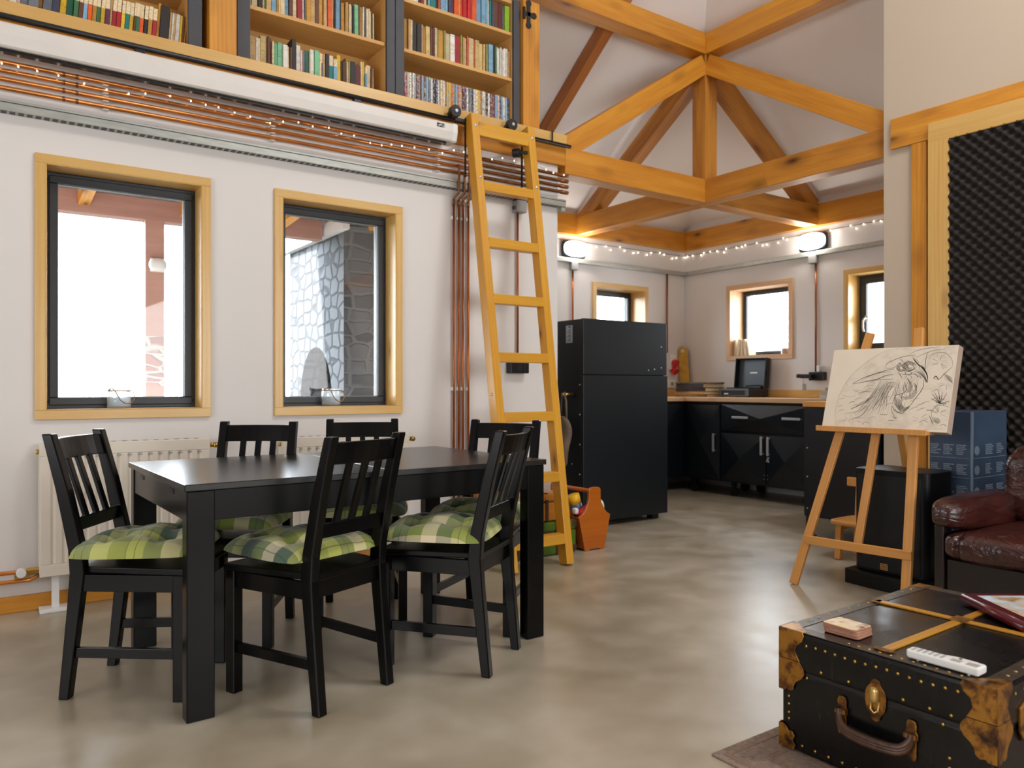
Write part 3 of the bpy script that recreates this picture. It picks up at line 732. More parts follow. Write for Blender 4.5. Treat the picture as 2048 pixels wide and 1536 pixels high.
def shelf_row(spec, x0, x1, zbase, bay, shelf, group, hmin, hmax, noun='book', kind='book', lean=0.0, front=4.305, seed=1, partial=1):
    rnd = random.Random(seed)
    # letters: colour; capital suffix digits give relative thickness; '*' marks a two-tone spine; '_' a gap
    items = []; k = 0
    while k < len(spec):
        ch = spec[k]; k += 1; two = False; th = 1.0; big = 0
        while k < len(spec) and spec[k] in '*123^,':
            if spec[k] == '*': two = True
            elif spec[k] == '^': big = 1
            elif spec[k] == ',': th = .55
            else: th = {'1': .75, '2': 1.6, '3': 2.1}[spec[k]]
            k += 1
        items.append((ch, two, th * rnd.uniform(.9, 1.1), big))
    tot = sum(t for _, _, t, _ in items); sc = (x1 - x0) / tot; x = x0; n = 0; hh = rnd.uniform(hmin, hmax)
    for ch, two, t, big in items:
        wd = t * sc
        if ch == '_': x += wd; continue
        n += 1
        if rnd.random() < .6: hh = rnd.uniform(hmin, hmax)
        hgt = hh + (.03 if big else 0)
        nm, col = PAL[ch]
        mt = M_dvd if kind == 'dvd' else (M_bk2 if two else M_bk)
        o = book_mesh(wd - .0012, (.135 if kind == 'dvd' else rnd.uniform(.12, .16)), hgt, mt, kind != 'dvd')
        o.name = 'film_case' if kind == 'dvd' else 'book'
        ln = lean + (rnd.uniform(-.012, .012) if kind != 'dvd' else 0)
        o.rotation_euler = (0, ln, 0)
        o.location = (x + wd / 2 - (math.sin(ln) * hgt * .0), front + rnd.uniform(-.006, .012), zbase + abs(math.sin(ln)) * wd / 2 + .0005)
        j = rnd.uniform(.9, 1.06); cl = srgb(*[min(255, c * j) for c in col]); o.color = cl
        tag(o, '%s%s %s, %s from the left on the %s shelf of the %s bay' % (nm, '-and-cream' if two else '', noun, nth(n), shelf, bay), 'book' if kind != 'dvd' else 'film case', group)
        x += wd
zb = BZ0 + .022
shelf_row('q,w2P1l2l3_l3n2y2T2g*b*s*a*o*g*y*p*t,r*r*y*e*y*b*,g*a*k*o*r*o^1k3^t,w,t,wy,b,o,', .11, .90, zb, 'left', 'bottom', 'books on the shelf of the left bay', .172, .184, lean=.07, seed=3, noun='paperback')
shelf_row('c1c1c2k2t1g1t2s2o1d1c2s2b2c2r3w1l,o2t2b2o2t1c1a2t1k,s2k,o2o1t1c1c1k1m2b1o1c1n1c1c1c1k,c,', 1.235, 1.985, 3.150, 'middle', 'second', 'books on the second shelf of the middle bay', .168, .19, seed=4)
shelf_row('t3w1c1d3b1b1c1m2m2w2c1b1k^2w2P1l1T2t,w2m2c1l*1t1k2e*2s*2y^2k1b1b,c1v,k3q3c1y^1s*1c2b1c,', 1.235, 1.985, zb, 'middle', 'bottom', 'books on the bottom shelf of the middle bay', .15, .185, seed=5)
shelf_row('w1w1w1w1w1w1w1k1r1d1k,s1e2k1a1s2s1k,n1p1a2y1R1R1R1R1R1a2s2s2s1w1e1n1b2q2l,i2', 2.17, 2.985, 3.462, 'right', 'top', 'books on the top shelf of the right bay', .178, .196, noun='hardback', seed=6)
shelf_row('y,o2t1c1k2k2t1o1d2b1q1c1v1o2v1c2w2r3i,t1c1a1c2a1d2d2d1b,v1s2k1g1w1w1w1w1w1w1t,', 2.17, 2.985, 3.150, 'right', 'second', 'books on the second shelf of the right bay', .18, .204, seed=7)
shelf_row('wrcwwlbasbslwknwcPwyyavsacqnwlkwcyowwkwbrsPnswsn', 2.17, 2.985, zb, 'right', 'bottom', 'film cases on the bottom shelf of the right bay', .188, .192, noun='film case', kind='dvd', front=4.30, seed=8)

# ------------------------------------------------------------------ ladder rail and library ladder
lr = thing('ladder_rail', 'long black steel ladder rail along the loft beam', 'rail', (.5, 4.16, 2.70))
MB().tube([(-3, 4.158, 2.722), (3.40, 4.158, 2.722)], .0135, 14).build('bar', M_blk, lr, smooth=True)
for x in (-.55, .66, 1.81):
    MB().box(x - .024, x + .024, 4.150, 4.198, 2.655, 2.712).box(x - .02, x + .02, 4.188, 4.199, 2.64, 2.66).build('bracket', M_blk, lr, bevel=.004)
MB().box(3.235, 3.243, 4.15, 4.16, 2.735, 2.80).build('end_stop', M_blk, lr)
ld = thing('library_ladder', 'yellow pine library ladder leaning on the black rail beside the copper pipes', 'ladder', (2.65, 3.5, 0))
def lp(z, x0, x1, back=0): return (x0 + (x1 - x0) * z / 2.73, 3.46 + .215 * z + .0375 + back, z)
LX0, LX1, RX0, RX1 = 2.437, 2.543, 2.835, 2.980
beam('rail', lp(0.004, LX0, LX1), lp(2.745, LX0, LX1), .054, .075, M_ladder, parent=ld, up=(0, 1, 0))
beam('rail', lp(0.004, RX0, RX1), lp(2.745, RX0, RX1), .054, .075, M_ladder, parent=ld, up=(0, 1, 0))
for i, z in enumerate((.155, .51, .866, 1.218, 1.57, 1.92, 2.28, 2.655)):
    a, c_ = lp(z, LX0, LX1), lp(z, RX0, RX1)
    beam('rung' if i < 7 else 'top_rail', (a[0] + .024, a[1] - (.006 if i < 7 else .02), z), (c_[0] - .024, c_[1] - (.006 if i < 7 else .02), z), .066 if i < 7 else .034, .058 if i < 7 else .085, M_ladder, parent=ld)
for x0, x1 in ((LX0, LX1), (RX0, RX1)):
    for z in (2.67, 2.33):
        p = lp(z, x0, x1); MB().tube([(p[0], p[1] - .036, z), (p[0], p[1] - .044, z + .001)], [.0125, .009], 12).build('bolt', M_chrome, ld, smooth=True)
p = lp(1.0, LX0, LX1)
MB().tube([(p[0] - .026, p[1], 1.0), (p[0] - .031, p[1], 1.0)], .009, 10).build('bolt', M_chrome, ld, smooth=True)
for x, rx in ((2.437, LX1), (2.866, RX1)):
    hk = MB().bar((x, 4.112, 2.765), (rx - .03, 4.112, 2.65), .03, .008, (0, 1, 0)) if 0 else MB()
    hk.box(min(x, rx) , max(x, rx) - .028, 4.105, 4.112, 2.70, 2.722).box(rx - .034, rx - .028, 4.100, 4.118, 2.36, 2.73)
    h_ = hk.build('hook_strap', M_blk, ld, bevel=.002)
    MB().tube([(x, 4.130, 2.757), (x, 4.092, 2.757)], .038, 24).tube([(x, 4.172, 2.757), (x, 4.128, 2.757)], .020, 20).build('roller', M_blk, ld, bevel=.004, smooth=False)
    MB().tube([(x, 4.093, 2.757), (x, 4.085, 2.757)], .010, 12).build('axle_cap', M_chrome, ld)
MB().tube([(2.90, 4.06, 2.57), (2.87, 4.10, 2.57)], .028, 16).bar((2.88, 4.085, 2.57), (2.94, 4.03, 2.57), .02, .02).build('brake_knob', M_blk, ld, smooth=False, bevel=.004)

# ------------------------------------------------------------------ projector screen, pipes, trunking and fairy lights on the dining wall
ps = thing('projector_screen', 'long white projector screen housing under the bookcase beam', 'projector screen', (.6, 4.12, 2.54))
prof = [(4.055, 2.655), (4.047, 2.647), (4.047, 2.602), (4.060, 2.556), (4.070, 2.549), (4.155, 2.549), (4.163, 2.557), (4.163, 2.651), (4.155, 2.659)]
MX = Matrix(((0, 0, 1, -3.0), (1, 0, 0, 0), (0, 1, 0, 0), (0, 0, 0, 1)))
MB().prism(prof, 5.385, MX).build('housing', M_screen, ps)
MX2 = Matrix(((0, 0, 1, 2.385), (1, 0, 0, 0), (0, 1, 0, 0), (0, 0, 0, 1)))
MB().prism([(4.105 + (y - 4.105) * 1.04, 2.604 + (z - 2.604) * 1.05) for y, z in prof], .035, MX2).build('end_cap', M_white, ps, bevel=.004)
MB().box(-3.0, 2.36, 4.085, 4.115, 2.533, 2.549).build('weight_bar', M_blk, ps)
MB().box(2.275, 2.325, 4.0450, 4.047, 2.617, 2.640).build('badge', M_blk, ps)
b = MB()
for q in ((2.280, 2.622, 2.298, 2.634), (2.288, 2.620, 2.306, 2.634), (2.300, 2.626, 2.322, 2.632), (2.312, 2.620, 2.322, 2.624)):
    b.bar((q[0], 4.0446, q[1]), (q[2], 4.0446, q[3]), .0008, .0028, (0, 1, 0))
b.build('badge_mark', M_white, ps)

PZ = (2.523, 2.484, 2.446, 2.406)
PN = ('top', 'second', 'third', 'lowest')
for z, nm in zip(PZ, PN):
    p = thing('copper_pipe', '%s of the four horizontal copper pipes above the dining windows' % nm, 'pipe', (.5, 4.185, z), group='horizontal copper pipes')
    MB().tube([(-4.0, 4.187, z), (3.385, 4.187, z)], .0105, 12).build('tube', M_copper, p, smooth=True)
    for x in (.33, .385): MB().tube([(x, 4.187, z), (x + .012, 4.187, z)], .0118, 12).build('coupling', M_copperd, p, smooth=True)
    MB().tube([(2.66, 4.187, z), (3.335, 4.187, z), (3.336, 4.187, z), (3.40, 4.187, z), (3.406, 4.187, z)], [.0112, .0112, .014, .014, .008], 12).build('tarnished_end', M_copperd, p, smooth=True)
    for x in (-.9, .515, 1.33, 2.365):
        MB().box(x - .012, x + .012, 4.185, W, z - .014, z + .014).build('pipe_clip', M_white, p, bevel=.002)
# vertical risers that rise from the floor and join the horizontal runs
for (x, k, dx, nm) in ((2.487, 2, 0, 'leftmost'), (2.524, 3, .012, 'second from the left'), (2.556, 0, .03, 'third from the left'), (2.595, 1, .055, 'rightmost')):
    p = thing('copper_pipe', 'upright copper riser beside the ladder, %s of four' % nm, 'pipe', (x, 4.2, .07), group='upright copper risers')
    MB().tube([(x, 4.208, .076), (x, 4.208, 2.235)], .0076, 12).build('tube', M_copper2, p, smooth=True)
    xx = x + dx * .35 + .010
    MB().tube([(x, 4.208, 2.225), (x, 4.204, 2.245), (xx, 4.164, 2.272), (xx, 4.160, 2.29), (xx, 4.160, PZ[k] - .010), (xx, 4.165, PZ[k]), (xx, 4.187, PZ[k])], .008, 12).tube([(x, 4.208, 2.20), (x, 4.208, 2.236)], .0098, 12).build('fitting', M_copperd, p, smooth=True)
    for z in (.62, 1.03, 2.12):
        MB().box(x - .010, x + .010, 4.206, W, z - .010, z + .012).build('pipe_clip', M_white, p, bevel=.002)
ty = thing('cable_trunking', 'galvanised steel cable trunking running under the copper pipes', 'trunking', (0, 4.2, 2.29))
MB().box(-4.0, 3.375, 4.172, W - .001, 2.300, 2.352).build('channel', M_zinc, ty, bevel=.003)
b = MB()
b.box(-4.0, 3.375, 4.1705, 4.1725, 2.336, 2.340)
x = -1.0
while x < 3.3: b.box(x, x + .022, 4.176, 4.22, 2.2992, 2.3001); x += .034
b.build('slots', M_grey, ty)
MB().box(3.34, 3.374, 4.18, 4.225, 2.27, 2.300).build('bracket', M_zinc, ty, bevel=.003)
jb = thing('junction_box', 'small grey junction box under the trunking behind the ladder', 'junction box', (2.985, 4.2, 2.2))
MB().box(2.955, 3.035, 4.168, W, 2.215, 2.295).build('body', M_greyp, jb, bevel=.006)
MB().tube([(2.957, 4.20, 2.245), (2.942, 4.20, 2.245)], .012, 12).build('gland', M_grey, jb, smooth=True)
cd = thing('copper_conduit', 'single copper conduit from the junction box down to the black socket', 'pipe', (2.985, 4.21, 1.2))
MB().tube([(2.985, 4.208, 1.21), (2.985, 4.208, 2.216)], .0078, 12).build('tube', M_copper2, cd, smooth=True)
so = thing('wall_socket', 'black double wall socket on the dining wall behind the ladder', 'socket', (2.98, 4.2, 1.12))
MB().box(2.905, 3.055, 4.170, W, 1.135, 1.212).build('body', M_blk, so, bevel=.006)
MB().tube([(2.975, 4.168, 1.174), (2.975, 4.1715, 1.174)], .024, 20).build('outlet', M_rubber, so)
MB().box(3.012, 3.05, 4.166, 4.171, 1.142, 1.206).build('cover_flap', M_blk, so, bevel=.002)

def fairy(name, label, path, bulbs, loc, rb=.0045, thin=.0022):
    t = thing(name, label, 'fairy lights', loc)
    MB().tube(path, thin, 6).build('cable', M_strap if thin > .0015 else M_copperd, t)
    b0 = MB().superq((0, 0, 0), (rb, rb, rb * 1.4), 1, 1, 6, 8).build('bulb', M_bulb, t, local=True, smooth=True)
    iv = WM(t).inverted()
    for k, p in enumerate(bulbs):
        o = b0 if k == 0 else b0.copy()
        if k: C.objects.link(o); o.parent = t
        o.location = iv @ Vector(p)
rnd = random.Random(11); pth = []; bl = []; x = -.9
while x < 3.36:
    z = 2.545 + .016 * math.sin(x * 9) + rnd.uniform(-.008, .008)
    z = z - .042 if x < 2.42 else z
    pth.append((x, 4.172, z)); bl.append((x + .02, 4.170, z - .004)); x += rnd.uniform(.06, .115)
fairy('fairy_light_string', 'string of warm fairy lights lying along the copper pipes', pth, bl[:90], (1.2, 4.2, 2.5), .0034, .0009)
rnd = random.Random(12); pth = []; bl = []
for k in range(45):
    x = 3.6 + (6.455 - 3.6) * k / 44; pth.append((x, 5.893, 2.498)); 
    if x > 4.95 and k % 3 != 1: bl.append((x, 5.885, 2.498 - rnd.choice((0, .012, .03, .04))))
for k in range(60):
    y = 5.885 - k * .062; pth.append((6.462, y, 2.498 + .0 * k)); k % 4 != 2 and bl.append((6.455, y - .03 + rnd.uniform(-.02, .02), 2.498 - rnd.choice((0, .008, .02, .034))))
fairy('fairy_light_string', 'string of warm fairy lights around the kitchen corner under the wall plates', pth, bl[:95], (6.2, 5.8, 2.45))

# ------------------------------------------------------------------ radiators and low pipes
def radiator(x0, x1, z0, z1, label):
    t = thing('radiator', label, 'radiator', ((x0 + x1) / 2, 4.17, z0))
    b = MB()
    nfl = int(round((x1 - x0 - .06) / .0475)); pts = []
    # pressed front panel: a fluted profile extruded upwards
    xs = x0 + .03; st = (x1 - x0 - .06) / nfl; y0 = 4.125
    prof = [(x0, y0 + .012), (x0 + .004, y0), (xs, y0)]
    for k in range(nfl):
        a = xs + k * st; prof += [(a + st * .30, y0), (a + st * .42, y0 + .007), (a + st * .58, y0 + .007), (a + st * .70, y0)]
    prof += [(x1 - .03, y0), (x1 - .004, y0), (x1, y0 + .012)]
    poly = prof + [(x1, y0 + .016), (x0, y0 + .016)]
    zi0, zi1 = z0 + .055, z1 - .055
    b.prism(poly, zi1 - zi0, Matrix.Translation((0, 0, zi0)))
    for za, zb_ in ((z0, zi0), (zi1, z1)): b.box(x0, x1, y0, y0 + .016, za, zb_)
    b.build('front_panel', M_rad, t, bevel=.003)
    MB().box(x0 + .01, x1 - .01, 4.185, 4.20, z0 + .01, z1 - .01).build('rear_panel', M_rad, t, bevel=.003)
    b = MB().box(x0 - .001, x0 + .003, y0 + .01, 4.20, z0 + .02, z1 - .004).box(x1 - .003, x1 + .001, y0 + .01, 4.20, z0 + .02, z1 - .004)
    b.build('side_cover', M_rad, t)
    b = MB().box(x0, x1, y0 + .014, 4.19, z1 - .006, z1 + .002)
    b.m(1)
    xx = x0 + .06
    while xx < x1 - .05: b.box(xx, xx + .022, 4.145, 4.172, z1 + .0015, z1 + .0028); xx += .0475
    b.build('top_grille', [M_rad, M_grey], t)
    b = MB(); 
    for k in range(nfl):
        a = xs + (k + .5) * st; b.box(a - .011, a + .011, y0 - .0012, y0 + .001, z1 - .066, z1 - .061)
    b.build('groove_ends', M_greyp, t)
    for xv, s_ in ((x1 + .001, 1),):
        MB().tube([(xv, 4.16, z1 - .035), (xv + .03, 4.16, z1 - .035)], .012, 12).tube([(xv + .028, 4.16, z1 - .035), (xv + .034, 4.135, z1 - .035)], .014, 12).build('air_valve', M_brassv, t, smooth=True)
    MB().tube([(x0, 4.16, z1 - .035), (x0 - .012, 4.16, z1 - .035)], .012, 12).build('plug', M_brassv, t, smooth=True)
    return t
radiator(.235, .985, .165, .777, 'cream panel radiator under the left dining window')
radiator(1.362, 2.128, .165, .765, 'cream panel radiator under the right dining window, beside the risers')
rs = thing('radiator_stand', 'slim white floor stand under the left radiator', 'radiator stand', (.30, 4.16, 0))
MB().box(.285, .315, 4.15, 4.165, .012, .17).build('upright', M_white, rs)
MB().box(.235, .365, 4.11, 4.20, 0, .018).build('base', M_white, rs, bevel=.003)
for z, nm in ((.192, 'upper'), (.150, 'lower')):
    p = thing('copper_pipe', '%s of two low copper pipes running along the wall to the left radiator' % nm, 'pipe', (-.5, 4.19, z - .01), group='low copper pipes')
    MB().tube([(-4.0, 4.185, z), (.16, 4.185, z), (.20, 4.17, z + .003), (.236, 4.16, .197 if z > .17 else .17)], .0095, 12).build('tube', M_copper, p, smooth=True)
va = thing('radiator_valve', 'white and brass valve on the pipes at the left radiator', 'valve', (.17, 4.16, .15))
MB().tube([(.165, 4.178, .192), (.165, 4.135, .192)], .020, 18).build('cap', M_white, va, bevel=.003)
MB().box(.14, .20, 4.165, 4.20, .165, .178).tube([(.19, 4.17, .192), (.232, 4.165, .192)], .016, 10).build('body', M_brassv, va, smooth=False)
for x, nm in ((.585, 'left'), (1.700, 'right')):
    t = thing('glass_lantern', 'clear glass jar lantern with rope handle on the sill of the %s dining window' % nm, 'lantern', (x, 4.285, WIN1[2] + .005))
    zb_ = WIN1[2] + .005; h_ = .096; r_ = .054
    pr_ = [(r_ * .9, 0), (r_, .006), (r_, h_ - .022), (r_ * .93, h_ - .010), (r_ * .93, h_), (r_ * .87, h_), (r_ * .87, h_ - .010), (r_ * .94, h_ - .022), (r_ * .94, .010), (r_ * .5, .008)]
    MB().lathe(pr_, (x, 4.285, zb_), 28).build('jar', M_jar, t, smooth=True)
    ring_ = [(x + r_ * 1.0 * math.cos(a), 4.285 + r_ * 1.0 * math.sin(a), zb_ + h_ - .010) for a in [2 * PI * k / 24 for k in range(24)]]
    MB().tube(ring_, .003, 8, closed=True).build('neck_rope', M_rope, t, smooth=True)
    pts = [(x - r_ * .95, 4.262, zb_ + h_ - .008), (x - r_ * .75, 4.238, zb_ + h_ + .006), (x - r_ * .45, 4.228, zb_ + h_ - .012), (x - .002, 4.228, zb_ + .040), (x + .022, 4.228, zb_ + .022), (x + .045, 4.228, zb_ + .024), (x + .062, 4.234, zb_ + .046), (x + .062, 4.25, zb_ + h_ - .018), (x + .046, 4.27, zb_ + h_ - .008)]
    MB().tube(pts, .0028, 8).build('handle_rope', M_rope, t, smooth=True)

# ------------------------------------------------------------------ dining table
TA = R(1.5)
tb = thing('dining_table', 'black rectangular dining table with thick square legs', 'table', (.5225, 2.505, 0), TA)
TL, TD, TH = 1.43, .905, .74
b = MB().box(0, TL / 2 - .0008, 0, TD, TH - .022, TH).box(TL / 2 + .0008, TL, 0, TD, TH - .022, TH)
b.build('tabletop', M_tablet, tb, bevel=.003, local=True)
MB().box(TL / 2 - .001, TL / 2 + .001, .004, TD - .004, TH - .0205, TH - .0012).build('leaf_joint', M_greyp, tb, local=True)
a_ = .008
for nm, q in (('apron', (a_ + .08, TL - a_ - .08, a_ + .004, a_ + .024)), ('apron', (a_ + .08, TL - a_ - .08, TD - a_ - .024, TD - a_ - .004)), ('apron', (a_ + .004, a_ + .024, a_ + .05, TD - a_ - .05)), ('apron', (TL - a_ - .024, TL - a_ - .004, a_ + .05, TD - a_ - .05))):
    MB().box(*q, TH - .118, TH - .0225).build(nm, M_black, tb, bevel=.002, local=True)
b = MB()
for y in (.22, .69): b.box(a_ + .0025, a_ + .006, y - .028, y + .028, TH - .050, TH - .034)
b.build('pull_slot', M_rubber, tb, local=True)
for x in (a_, TL - a_ - .085):
    for y in (a_, TD - a_ - .055):
        MB().box(x, x + .085, y, y + .055, 0, TH - .0225).build('leg', M_black, tb, bevel=.003, local=True)

# ------------------------------------------------------------------ dining chairs
def make_chair():
    t = thing('dining_chair', 'chair', 'chair')
    SZ = .44
    b = MB().prism([(-.150, -.20), (.150, -.20), (.204, .196), (.198, .204), (-.198, .204), (-.204, .196)], .022, Matrix.Translation((0, 0, SZ - .022)))
    b.build('seat', M_black, t, bevel=.004, local=True)
    for s in (-1, 1):
        MB().box(s * .18 - .019, s * .18 + .019, .150, .193, 0, SZ - .022).build('leg', M_black, t, bevel=.003, local=True)
        # rear leg runs up into the back post, bent at the seat
        pr_ = [(0, -.221, .034), (.30, -.188, .044), (.42, -.176, .050), (.50, -.182, .048), (.70, -.226, .042), (.885, -.276, .034)]
        poly = [(y - d / 2, z) for z, y, d in pr_] + [(y + d / 2, z) for z, y, d in pr_[::-1]]
        MP = Matrix(((0, 0, 1, s * .157 - .018), (1, 0, 0, 0), (0, 1, 0, 0), (0, 0, 0, 1)))
        MB().prism(poly, .036, MP).build('leg', M_black, t, bevel=.004, local=True)
        MB().bar((s * .159, -.17, SZ - .052), (s * .18, .155, SZ - .052), .020, .056).build('side_rail', M_black, t, bevel=.002, local=True)
        MB().bar((s * .157, -.195, .155), (s * .18, .155, .155), .018, .034).build('stretcher', M_black, t, bevel=.002, local=True)
    MB().box(-.165, .165, .160, .182, SZ - .080, SZ - .022).build('front_rail', M_black, t, bevel=.002, local=True)
    MB().box(-.142, .142, -.186, -.166, SZ - .080, SZ - .022).build('rear_rail', M_black, t, bevel=.002, local=True)
    # curved crest rail
    b = MB(); n = 8
    for k in range(n):
        xa, xb = -.141 + .282 * k / n, -.141 + .282 * (k + 1) / n
        f = lambda x: -.022 * (1 - (x / .141) ** 2)
        P = []
        for x in (xa, xb):
            for dy in (-.010, .010):
                for z, yy in ((.795, -.252), (.868, -.272)): P.append((x, yy + f(x) + dy, z))
        b.hexa(P)
    bmesh.ops.remove_doubles(b.bm, verts=b.bm.verts[:], dist=1e-5)
    b.build('crest_rail', M_black, t, bevel=.003, local=True)
    MB().bar((-.141, -.200, .578), (.141, -.200, .578), .020, .046, (0, 1, 0)).build('lower_rail', M_black, t, bevel=.003, local=True)
    for x in (-.068, 0, .068):
        f = -.022 * (1 - (x / .141) ** 2) * .8
        MB().bar((x, -.202, .598), (x, -.252 + f, .80), .026, .013).build('slat', M_black, t, bevel=.002, local=True)
    return t
def make_cushion(seed):
    rnd = random.Random(seed); n = 56; b = MB(); top = []; bot = []
    tuft = [(-.085, -.085), (.085, -.085), (-.085, .085), (.085, .085)]
    for i in range(n + 1):
        rt, rb = [], []
        for j in range(n + 1):
            u, v = -1 + 2 * i / n, -1 + 2 * j / n
            # square to rounded square
            x, y = u * .208 * (1 - .10 * v ** 4), v * .208 * (1 - .10 * u ** 4)
            e = (1 - abs(u) ** 3.4) * (1 - abs(v) ** 3.4); h = max(0, e) ** .5
            d = 0
            for tx, ty in tuft: d += math.exp(-((x - tx) ** 2 + (y - ty) ** 2) / (2 * .032 ** 2))
            cr = .35 * (math.exp(-(abs(abs(x) - .085) / .02) ** 2) + math.exp(-(abs(abs(y) - .085) / .02) ** 2)) * .5
            wob = .006 * noise.noise(Vector((x * 14, y * 14, seed)))
            z = .044 + .068 * h * (1 - .72 * min(1, d) - .62 * cr) + wob * h
            zl = .044 - .042 * h ** .8
            rt.append(b.bm.verts.new((x, y, z))); rb.append(b.bm.verts.new((x, y, zl)) if 0 < i < n and 0 < j < n else rt[-1])
        top.append(rt); bot.append(rb)
    for i in range(n):
        for j in range(n):
            b.bm.faces.new((top[i][j], top[i + 1][j], top[i + 1][j + 1], top[i][j + 1]))
            q = [bot[i][j], bot[i][j + 1], bot[i + 1][j + 1], bot[i + 1][j]]
            if len(set(q)) >= 3 and not all(i_ in (0, n) for i_ in ()):
                try: b.bm.faces.new(q)
                except ValueError: pass
    o = b.build('seat_cushion', M_plaid, local=True, smooth=True)
    bb = MB()
    for tx, ty in tuft: bb.superq((tx, ty, .060), (.009, .009, .004), 1, 1, 6, 10)
    k_ = bb.build('tuft_button', M_plaid, o, local=True, smooth=True)
    return o
chair0 = make_chair()
CH = [(.515, 2.962, -124, 'black slatted chair at the left end of the table, angled toward it', (.02, .0, 4)),
      (.953, 2.603, 21.9, 'black slatted chair in the middle of the near side, its back to the viewer', (-.01, .03, -3)),
      (1.505, 2.582, 35.4, 'black slatted chair on the near side next to the right table leg', (-.02, .02, 8)),
      (.905, 3.317, 145.4, 'black slatted chair on the far side, in front of the left radiator', (0, .03, 3)),
      (1.453, 3.289, 155.4, 'black slatted chair on the far side, below the right window', (0, .03, -4)),
      (1.862, 2.884, 125.0, 'black slatted chair at the right end of the table, next to the ladder', (0, .02, 5))]
CL = ['green plaid cushion on the chair at the left end of the table', 'green plaid cushion on the middle chair of the near side', 'bright green plaid cushion on the near chair beside the right table leg',
      'green plaid cushion on the far chair in front of the left radiator', 'green plaid cushion on the far chair below the right window', 'green plaid cushion on the chair at the right end of the table']
cush0 = make_cushion(3)
for k, (x, y, a, lb, (cx_, cy_, ca)) in enumerate(CH):
    o = chair0 if k == 0 else copy_tree(chair0)
    o.location = (x, y, 0); o.rotation_euler = (0, 0, R(a)); tag(o, lb, 'chair', 'dining chairs around the black table')
    c = cush0 if k == 0 else (make_cushion(3 + k))
    M = Matrix.Translation((x, y, 0)) @ Matrix.Rotation(R(a), 4, 'Z') @ Matrix.Translation((cx_, cy_ - .005, .437)) @ Matrix.Rotation(R(ca), 4, 'Z')
    c.location = M.to_translation(); c.rotation_euler = M.to_euler()
    tag(c, CL[k], 'cushion', 'plaid seat cushions')

# ------------------------------------------------------------------ kitchen
def pyramid_panel(par, name, P, o_, u, v, w_, h_, d=.018, th=.02, mat=M_steel2):
    # raised four-sided panel: origin o_, axes u (width) and v (height), outward normal n
    u, v, o_ = Vector(u), Vector(v), Vector(o_); n_ = Vector(P)
    b = MB()
    c = [o_, o_ + u * w_, o_ + u * w_ + v * h_, o_ + v * h_]; f = [p + n_ * th for p in c]; k_ = o_ + u * w_ / 2 + v * h_ / 2 + n_ * (th + d)
    B = [b.bm.verts.new(p) for p in c]; F = [b.bm.verts.new(p) for p in f]; K = b.bm.verts.new(k_)
    b.bm.faces.new(B[::-1])
    for i in range(4):
        j = (i + 1) % 4; b.bm.faces.new((B[i], B[j], F[j], F[i])); b.bm.faces.new((F[i], F[j], K))
    return b.build(name, mat, par)
CX0 = 5.85     # face of the run under the window
def bar_handle(par, c, axis, ln, nrm):
    c, axis, nrm = Vector(c), Vector(axis), Vector(nrm); b = MB()
    a, e = c - axis * ln / 2, c + axis * ln / 2; o_ = nrm * .032
    b.bar(a + o_, e + o_, .022, .012, nrm.cross(axis))
    for q in (a + axis * .012, e - axis * .012): b.bar(q - nrm * .012, q + o_, .014, .014, axis)
    return b.build('handle', M_chrome, par, bevel=.003)
def carcass(par, x0, x1, y0, y1, z0=.14, z1=.90):
    MB().box(x0, x1, y0, y1, z0, z1).build('body', M_steel2, par, bevel=.003)
def caster(par, x, y):
    b = MB().box(x - .02, x + .02, y - .02, y + .02, .10, .14).box(x - .018, x - .012, y - .016, y + .016, .03, .10).box(x + .012, x + .018, y - .016, y + .016, .03, .10)
    b.tube([(x - .011, y, .046), (x + .011, y, .046)], .045, 18)
    b.build('caster', M_rubber, par)
N_ = (-1, 0, 0)
k1 = thing('kitchen_cabinet', 'black steel corner cabinet with one faceted door and a long handle', 'cabinet', (6.1, 5.1, 0))
carcass(k1, CX0 + .02, 6.44, 4.885, 5.88)
d_ = pyramid_panel(k1, 'door', N_, (CX0 + .02, 5.31, .155), (0, -1, 0), (0, 0, 1), .415, .715, .045); bar_handle(d_, (CX0 + .0, 4.945, .51), (0, 0, 1), .175, N_)
caster(k1, 5.90, 5.24); caster(k1, 6.3, 4.95); caster(k1, 6.3, 5.6)
k2 = thing('kitchen_cabinet', 'black steel cabinet with a wide faceted drawer over two faceted doors', 'cabinet', (6.1, 4.4, 0))
carcass(k2, CX0 + .02, 6.44, 3.90, 4.880)
d_ = pyramid_panel(k2, 'drawer', N_, (CX0 + .02, 4.872, .632), (0, -1, 0), (0, 0, 1), .955, .245, .05)
bar_handle(d_, (CX0 - .008, 4.625, .760), (0, 1, 0), .18, N_); bar_handle(d_, (CX0 - .008, 4.08, .765), (0, 1, 0), .18, N_)
d_ = pyramid_panel(k2, 'door', N_, (CX0 + .02, 4.872, .155), (0, -1, 0), (0, 0, 1), .505, .452, .05); bar_handle(d_, (CX0, 4.395, .51), (0, 0, 1), .17, N_)
d_ = pyramid_panel(k2, 'door', N_, (CX0 + .02, 4.360, .155), (0, -1, 0), (0, 0, 1), .445, .452, .05); bar_handle(d_, (CX0, 4.325, .51), (0, 0, 1), .17, N_)
for z in (.21, .245):
    for y in (4.40, 4.382, 4.345, 4.33): MB().tube([(CX0 + .002, y, z), (CX0 - .005, y, z)], .004, 8).build('rivet', M_chrome, k2)
b = MB().tube([(CX0 - .002, 4.325, .405), (CX0 - .03, 4.325, .405)], .008, 10).bar((CX0 - .03, 4.325, .40), (CX0 - .028, 4.315, .365), .004, .014).bar((CX0 - .03, 4.325, .40), (CX0 - .026, 4.34, .37), .004, .012)
b.build('key', M_chrome, k2)
for y in (4.8, 4.0): caster(k2, 5.95, y); caster(k2, 6.35, y)
